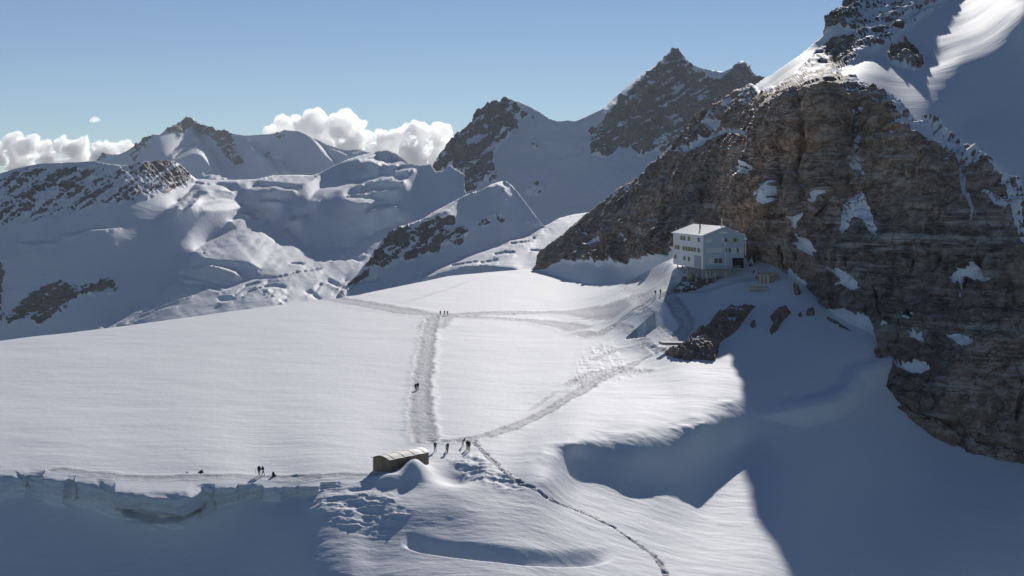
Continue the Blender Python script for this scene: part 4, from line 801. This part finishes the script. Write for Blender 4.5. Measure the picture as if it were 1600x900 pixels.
def build_tank():
    g = hut_pt(-2.2, 6.5, -4.2)
    T = bpy.data.objects.new('water_tank', None); COL.objects.link(T); T.location = g
    tag(T, 'bulbous olive-yellow tank standing under the left side of the big hut', 'tank')
    prof = [(0.0, 0.5), (0.75, 0.5), (1.15, 0.9), (1.28, 1.5), (1.2, 2.1), (0.85, 2.65), (0.45, 2.9), (0.4, 3.05), (0.0, 3.05)]
    def fn(bm):
        n = 20; rings = []
        for r, z in prof: rings.append([bm.verts.new((r * math.cos(2 * math.pi * i / n), r * math.sin(2 * math.pi * i / n), z)) for i in range(n)] if r > 0 else [bm.verts.new((0, 0, z))])
        for A, B_ in zip(rings, rings[1:]):
            for i in range(n):
                q = [A[i % len(A)], A[(i + 1) % len(A)], B_[(i + 1) % len(B_)], B_[i % len(B_)]]
                q = list(dict.fromkeys(q)); bm.faces.new(q)
    b = link('vessel', mesh_of('vessel', fn), M_TANK, T); b.data.polygons.foreach_set('use_smooth', [True] * len(b.data.polygons))
    for i in range(3):
        an = 2.1 * i; bar('leg', M_STEEL, T, (0.8 * math.cos(an), 0.8 * math.sin(an), -0.6), (0.8 * math.cos(an), 0.8 * math.sin(an), 0.8), 0.09)
    bar('pipe', M_STEEL, T, (0, 0, 3.0), (0.9, 0.3, 4.1), 0.07)
build_tank()

def build_flag():
    g = hut_pt(1.5, 38.0, 1.4)
    Fo = bpy.data.objects.new('flag', None); COL.objects.link(Fo); Fo.location = g
    tag(Fo, 'small red flag on a pole behind the left end of the big hut', 'flag')
    bar('pole', M_STEEL, Fo, (0, 0, -7), (0, 0, 10.2), 0.06)
    def fn(bm):
        n = 10; r0 = []
        for i in range(n):
            x = 0.07 + i * 0.17; y = 0.14 * math.sin(i * 1.1)
            r0.append((bm.verts.new((x, y, 8.6 - 0.05 * i)), bm.verts.new((x, y + 0.03, 9.9 - 0.05 * i)), bm.verts.new((x, y + 0.03, 8.6 - 0.05 * i)), bm.verts.new((x, y + 0.06, 9.9 - 0.05 * i))))
        for p, q in zip(r0, r0[1:]): bm.faces.new((p[0], q[0], q[1], p[1])); bm.faces.new((p[2], p[3], q[3], q[2])); bm.faces.new((p[1], q[1], q[3], p[3])); bm.faces.new((p[0], p[2], q[2], q[0]))
    link('cloth', mesh_of('cloth', fn), M_RED, Fo)
build_flag()

def build_small_shed():
    g = ground_at(1201, 443); a = math.radians(-50)
    S = bpy.data.objects.new('plank_shed', None); COL.objects.link(S); S.location = g + Vector((0, 0, -0.3)); S.rotation_euler = (0, 0, a)
    tag(S, 'little plank shed with a pale sloping roof beside the big hut', 'shed')
    # local: near corner at origin, front runs to -x, side runs to +y
    w, d, h = 4.6, 4.6, 2.7
    box('wall', M_TIMBER, S, -w + 0.1, -0.1, 0.1, d - 0.1, -2.5, h - 0.1)
    n = 6
    for i in range(n): box('plank', M_PLANK if i % 2 else M_TIMBER, S, -w + i * w / n + 0.02, -w + (i + 1) * w / n - 0.03, 0.0 - 0.02 * (i % 3), 0.1, -2.4, h - 0.06)
    for i in range(8): box('board', M_PLANK if i % 3 else M_TIMBER, S, -0.1, 0.0 + 0.02 * (i % 2), 0.12, d - 0.1, -0.8 + i * 0.47, -0.8 + (i + 1) * 0.47 - 0.04)
    rf = prism('roof', M_ROOFTAN, S, [(-0.5, h - 0.12), (d + 0.4, h + 0.75), (d + 0.4, h + 0.93), (-0.5, h + 0.06)], -0.4, w + 0.4); rf.rotation_euler = (0, 0, math.pi / 2)
    prism('gable_infill', M_PLANK, S, [(0.15, h - 0.12), (d - 0.12, h - 0.12), (d - 0.12, h + 0.55)], 0.02, 0.1).rotation_euler = (0, 0, math.pi / 2)
    g2 = ground_at(1186, 456)
    Bn = bpy.data.objects.new('board_wall', None); COL.objects.link(Bn); Bn.location = g2; Bn.rotation_euler = (0, 0, math.radians(-6))
    tag(Bn, 'low retaining wall of horizontal grey boards in front of the plank shed', 'wall')
    for i in range(5): box('board', M_TIMBER if i % 2 else M_PLANK, Bn, -2.6, 2.6, -0.08 + 0.015 * (i % 2), 0.08, -0.4 + i * 0.5, 0.06 + i * 0.5, 0.015)
    for x in (-2.3, 0, 2.3): box('post', M_TIMBER, Bn, x - 0.09, x + 0.09, 0.085, 0.25, -0.6, 2.2)
build_small_shed()

def build_lower_shed():
    n0 = ground_at(609, 738); D0 = n0.y
    la = math.atan2(0.8, 0.6)
    S = bpy.data.objects.new('storage_shed', None); COL.objects.link(S); S.location = (n0.x, n0.y, n0.z); S.rotation_euler = (0, 0, la)
    tag(S, 'lone brown storage shed with pale bowed roof, half buried in snow on the crest', 'shed')
    # local: near corner at origin, long wall to +x, gable to +y
    L_, w, h = 9.6, 3.7, 1.95
    arch = [(y, h + 0.5 * math.sin(math.pi * y / w)) for y in np.linspace(0, w, 13)]
    def gable(bm, x0, x1):
        pr = [(0, -1.6)] + arch + [(w, -1.6)]
        A = [bm.verts.new((x0, y, z)) for y, z in pr]; B_ = [bm.verts.new((x1, y, z)) for y, z in pr]; n = len(pr)
        bm.faces.new(A); bm.faces.new(B_[::-1])
        for i in range(n): bm.faces.new((A[i], A[(i + 1) % n], B_[(i + 1) % n], B_[i]))
    link('wall', mesh_of('wall', lambda b: gable(b, 0.05, L_ - 0.05)), M_BROWN, S)
    for i in range(16): box('wall_sheet', M_BROWN, S, 0.06 + i * 0.593, 0.06 + (i + 1) * 0.593 - 0.05, -0.05 - 0.02 * (i % 2), 0.0, -1.5, h - 0.03)
    for i in range(7): box('gable_board', M_BROWN, S, -0.06 - 0.02 * (i % 2), 0.04, 0.05 + i * 0.515, 0.05 + (i + 1) * 0.515 - 0.05, -1.5, h + 0.5 * math.sin(math.pi * (i + 0.5) / 7) - 0.1)
    def panel(bm, x0, x1, lift):
        A = []
        for y, z in [(-0.25, h - 0.02)] + arch + [(w + 0.25, h - 0.02)]:
            A.append([bm.verts.new((x, y, z + q)) for x in (x0, x1) for q in (0.03 + lift, 0.10 + lift)])
        for p, q in zip(A, A[1:]):
            bm.faces.new((p[1], p[3], q[3], q[1])); bm.faces.new((p[0], q[0], q[2], p[2])); bm.faces.new((p[0], p[1], q[1], q[0])); bm.faces.new((p[2], q[2], q[3], p[3]))
        for e in (A[0], A[-1]): bm.faces.new((e[0], e[2], e[3], e[1]))
    np_ = 8; x = -0.3; ww = (L_ + 0.6) / np_
    for i in range(np_):
        link('roof_panel', mesh_of('roof_panel', lambda b: panel(b, x + 0.02, x + ww - 0.02, 0.03 * (i % 2))), M_ROOFL if i >= 6 else M_ROOFT, S); x += ww
build_lower_shed()

# concrete slab on the rubble
g = ground_at(1058, 542)
sl = link('concrete_slab', mesh_of('concrete_slab', lambda b: box_bm(b, -4.4, 4.4, -1.6, 1.6, -0.35, 0.3), 0.05), M_CONC); sl.location = g + Vector((0, 0, 0.9)); sl.rotation_euler = (0.02, 0.03, math.radians(12))
tag(sl, 'flat concrete slab lying at the left end of the rock outcrop', 'slab')

# ================================================================== PEOPLE
M_SKIN = simple('skin', (0.50, 0.33, 0.25), 0.6, 0.05)
M_BOOT = simple('boots', (0.02, 0.02, 0.02), 0.6)
def body_mesh(name, jacket, trousers, hat, lean=0.0, stride=0.15, arm=0.2, crouch=0.0):
    """one continuous skinned figure, facing -y"""
    bm = bmesh.new(); V = {}
    P = lambda k, x, y, z: V.__setitem__(k, bm.verts.new((x, y - lean * max(0, z - 0.95), z - crouch * min(1, z / 0.9))))
    P('pel', 0, 0, 0.98); P('waist', 0, 0, 1.12); P('chest', 0, 0.01, 1.34); P('neckb', 0, 0.0, 1.50); P('neck', 0, -0.01, 1.57); P('head', 0, -0.02, 1.66); P('top', 0, -0.01, 1.74)
    P('nose', 0, -0.115, 1.655)
    for s, n in ((-1, 'l'), (1, 'r')):
        st = stride * s
        P('hip' + n, 0.10 * s, 0, 0.93); P('kn' + n, 0.11 * s, -0.5 * st - 0.25 * crouch, 0.50); P('an' + n, 0.12 * s, -st, 0.09); P('to' + n, 0.13 * s, -st - 0.17, 0.04)
        P('sh' + n, 0.19 * s, 0.0, 1.44); P('el' + n, 0.27 * s, -0.03 - 0.2 * arm, 1.17); P('wr' + n, 0.25 * s, -0.10 - arm, 0.98 + 0.35 * arm); P('pa' + n, 0.25 * s, -0.14 - arm, 0.92 + 0.35 * arm)
        for i, (dx, l) in enumerate(((-0.030, 0.07), (-0.010, 0.085), (0.010, 0.08), (0.030, 0.065))): P('f%d' % i + n, (0.25 + dx) * s, -0.15 - arm, 0.92 + 0.35 * arm - l)
        P('th' + n, 0.205 * s, -0.17 - arm, 0.915 + 0.35 * arm)
    E = [('pel', 'waist'), ('waist', 'chest'), ('chest', 'neckb'), ('neckb', 'neck'), ('neck', 'head'), ('head', 'top'), ('head', 'nose')]
    for n in 'lr':
        E += [('pel', 'hip' + n), ('hip' + n, 'kn' + n), ('kn' + n, 'an' + n), ('an' + n, 'to' + n), ('chest', 'sh' + n), ('sh' + n, 'el' + n), ('el' + n, 'wr' + n), ('wr' + n, 'pa' + n), ('pa' + n, 'th' + n)] + [('pa' + n, 'f%d' % i + n) for i in range(4)]
    for a, b in E: bm.edges.new((V[a], V[b]))
    bm.verts.index_update(); idx = {k: v.index for k, v in V.items()}
    me = bpy.data.meshes.new('tmp'); bm.to_mesh(me); bm.free()
    o = bpy.data.objects.new('tmp', me); COL.objects.link(o)
    md = o.modifiers.new('s', 'SKIN'); md.use_smooth_shade = True; ss = o.modifiers.new('d', 'SUBSURF'); ss.levels = 1; ss.render_levels = 1
    RAD = dict(pel=0.155, waist=0.15, chest=0.175, neckb=0.09, neck=0.06, head=0.105, top=0.075, nose=0.02, hip=0.105, kn=0.075, an=0.06, to=0.045, sh=0.085, el=0.062, wr=0.05, pa=0.042, th=0.012)
    sv = me.skin_vertices[0].data
    for k, i in idx.items():
        r = RAD.get(k, RAD.get(k[:-1], 0.011)); sv[i].radius = (r, r); sv[i].use_root = (k == 'pel')
    dg = bpy.context.evaluated_depsgraph_get(); m2 = bpy.data.meshes.new_from_object(o.evaluated_get(dg)); bpy.data.objects.remove(o); m2.name = name
    m2.materials.clear()
    for m in (jacket, trousers, M_BOOT, M_SKIN, hat): m2.materials.append(m)
    for p in m2.polygons:
        c = p.center; z = c.z + crouch * min(1, max(0, c.z) / 0.9); y = c.y + lean * max(0, z - 0.95)
        p.material_index = 2 if z < 0.14 else 1 if z < 1.0 and abs(c.x) < 0.215 else (4 if z > 1.70 or (z > 1.60 and y > -0.03) else 3) if z > 1.55 else 3 if (z < 1.0 and abs(c.x) >= 0.18) else 0
        p.use_smooth = True
    return m2
def cloth(name, c): return simple(name, c, 0.8, 0.2, 6.0)
C = {k: cloth(k + '_cloth', v) for k, v in dict(black=(0.015, 0.015, 0.018), navy=(0.02, 0.03, 0.07), grey=(0.10, 0.10, 0.11), brown=(0.10, 0.06, 0.035), blue=(0.03, 0.07, 0.16), red=(0.22, 0.03, 0.03), tan=(0.32, 0.25, 0.16)).items()}
def pack_mesh():
    return mesh_of('backpack', lambda b: (box_bm(b, -0.17, 0.17, 0.13, 0.34, 1.02, 1.52), box_bm(b, -0.13, 0.13, 0.345, 0.41, 1.05, 1.30), box_bm(b, -0.15, 0.15, 0.15, 0.32, 1.53, 1.60)), 0.03)
PACK = pack_mesh(); PACK.materials.append(C['black'])
def person(px, py, label, jacket, trousers, hat, face=0.0, pack=True, group=None, scale=1.0, **pose):
    g = ground_at(px, py)
    o = link('person', body_mesh('person', C[jacket], C[trousers], C[hat], **pose)); o.location = g + Vector((0, 0, -0.03)); o.rotation_euler = (0, 0, math.radians(face)); o.scale = (scale,) * 3
    tag(o, label, 'person', group)
    if pack and not pose.get('crouch'):
        b = link('backpack', PACK, None, o); b.rotation_euler = (pose.get('lean', 0) * 0.8, 0, 0)
    return o
G1, G2, G3, G4 = 'walkers beside the storage shed', 'walkers on the snow crest', 'walkers at the track junction', 'people below the hut'
pa = person(404, 744, 'dark-clad walker with poles on the snow crest, left of a pair', 'black', 'black', 'grey', 10, True, G2, 1.0, stride=0.28, arm=0.3)
pb = person(410.5, 743.5, 'dark-clad walker on the snow crest, right of a pair, beside a rucksack', 'black', 'grey', 'black', -70, True, G2, 0.95, stride=0.26, arm=0.45, lean=0.25)
person(680, 706, 'person in dark clothes standing nearest to the storage shed', 'navy', 'black', 'black', 20, True, G1)
person(700, 708, 'person in dark jacket and pale trousers, second from the storage shed', 'grey', 'tan', 'brown', -20, True, G1)
person(697.3, 706, 'crouching dark figure beside the second person from the storage shed', 'black', 'black', 'black', 60, False, G1, 0.9, crouch=0.32, lean=0.5)
person(733, 705, 'tallest dark-clad person, farthest right of the group by the shed', 'black', 'navy', 'black', 0, True, G1, 1.06)
person(729, 703, 'person half hidden beside the tallest walker, right of the shed', 'black', 'tan', 'grey', 160, True, G1, 0.94, lean=0.3)
person(724, 698, 'bent figure in dark clothes behind the group right of the shed', 'black', 'tan', 'red', 80, False, G1, 0.95, lean=0.7)
person(649, 611, 'left one of two walkers side by side on the wide straight track', 'black', 'black', 'black', 10, True, 'pair on the straight track', 1.05, stride=0.25)
person(652.5, 610, 'right one of two walkers side by side on the wide straight track', 'black', 'navy', 'black', -10, True, 'pair on the straight track', 1.05, stride=-0.25)
person(688.5, 493, 'leftmost of three tiny walkers at the far track junction', 'black', 'black', 'black', 0, True, G3)
person(694.5, 492.5, 'middle one of three tiny walkers at the far track junction', 'red', 'black', 'black', 15, True, G3)
person(698.8, 493, 'rightmost of three tiny walkers at the far track junction', 'black', 'navy', 'black', -15, True, G3)
person(1024.5, 462, 'left one of two tiny people on the path below the big hut', 'black', 'black', 'black', 30, True, G4)
person(1032.5, 461.5, 'right one of two tiny people on the path below the big hut', 'navy', 'black', 'grey', -30, True, G4)
# poles held by the left walker of the pair, and the rucksack on the snow
M_POLE = simple('pole_metal', (0.03, 0.03, 0.035), 0.4)
for dx, w in ((-0.42, 'left'), (0.40, 'right')):
    c = pa.location; me = mesh_of('walking_pole', lambda bm: (bmesh.ops.create_cone(bm, cap_ends=True, segments=6, radius1=0.012, radius2=0.018, depth=1.15, matrix=Matrix.Translation((0, 0, 0.575))), bmesh.ops.create_cone(bm, cap_ends=True, segments=8, radius1=0.05, radius2=0.05, depth=0.02, matrix=Matrix.Translation((0, 0, 0.08))), bmesh.ops.create_cone(bm, cap_ends=True, segments=6, radius1=0.025, radius2=0.022, depth=0.14, matrix=Matrix.Translation((0, 0, 1.16)))))
    o = link('walking_pole', me, M_POLE); o.location = c + Vector((dx, -0.35, -0.02)); o.rotation_euler = (0.05, -0.12 if dx < 0 else 0.12, 0)
    tag(o, '%s walking pole of the left walker on the snow crest' % w, 'pole', 'walking poles on the snow crest')
g = ground_at(427, 743.5)
rk = bpy.data.objects.new('rucksack', None); COL.objects.link(rk); rk.location = g; tag(rk, 'dark rucksack standing in the snow right of the pair on the crest', 'rucksack')
link('pack_body', mesh_of('pack_body', lambda b: box_bm(b, -0.22, 0.22, -0.15, 0.15, -0.05, 0.55), 0.06), C['black'], rk)
link('top_pocket', mesh_of('top_pocket', lambda b: box_bm(b, -0.19, 0.12, -0.14, 0.14, 0.56, 0.70), 0.05), C['black'], rk)
link('side_pocket', mesh_of('side_pocket', lambda b: box_bm(b, 0.225, 0.42, -0.12, 0.12, -0.05, 0.22), 0.04), C['black'], rk)

# ================================================================== HAZE
hz = link('haze', mesh_of('haze', lambda b: box_bm(b, -4200, 4200, -600, 9800, -1900, 640)))
hm = bpy.data.materials.new('haze'); hm.use_nodes = True; hm.node_tree.nodes.remove(hm.node_tree.nodes['Principled BSDF'])
hv = hm.node_tree.nodes.new('ShaderNodeVolumePrincipled'); hv.inputs['Color'].default_value = (0.80, 0.88, 1.0, 1); hv.inputs['Density'].default_value = 1.8e-5; hv.inputs['Anisotropy'].default_value = 0.2
hm.node_tree.links.new(hv.outputs[0], hm.node_tree.nodes['Material Output'].inputs['Volume'])
hz.data.materials.append(hm); tag(hz, 'thin blue mountain haze in front of the far peaks', 'haze', kind='stuff')
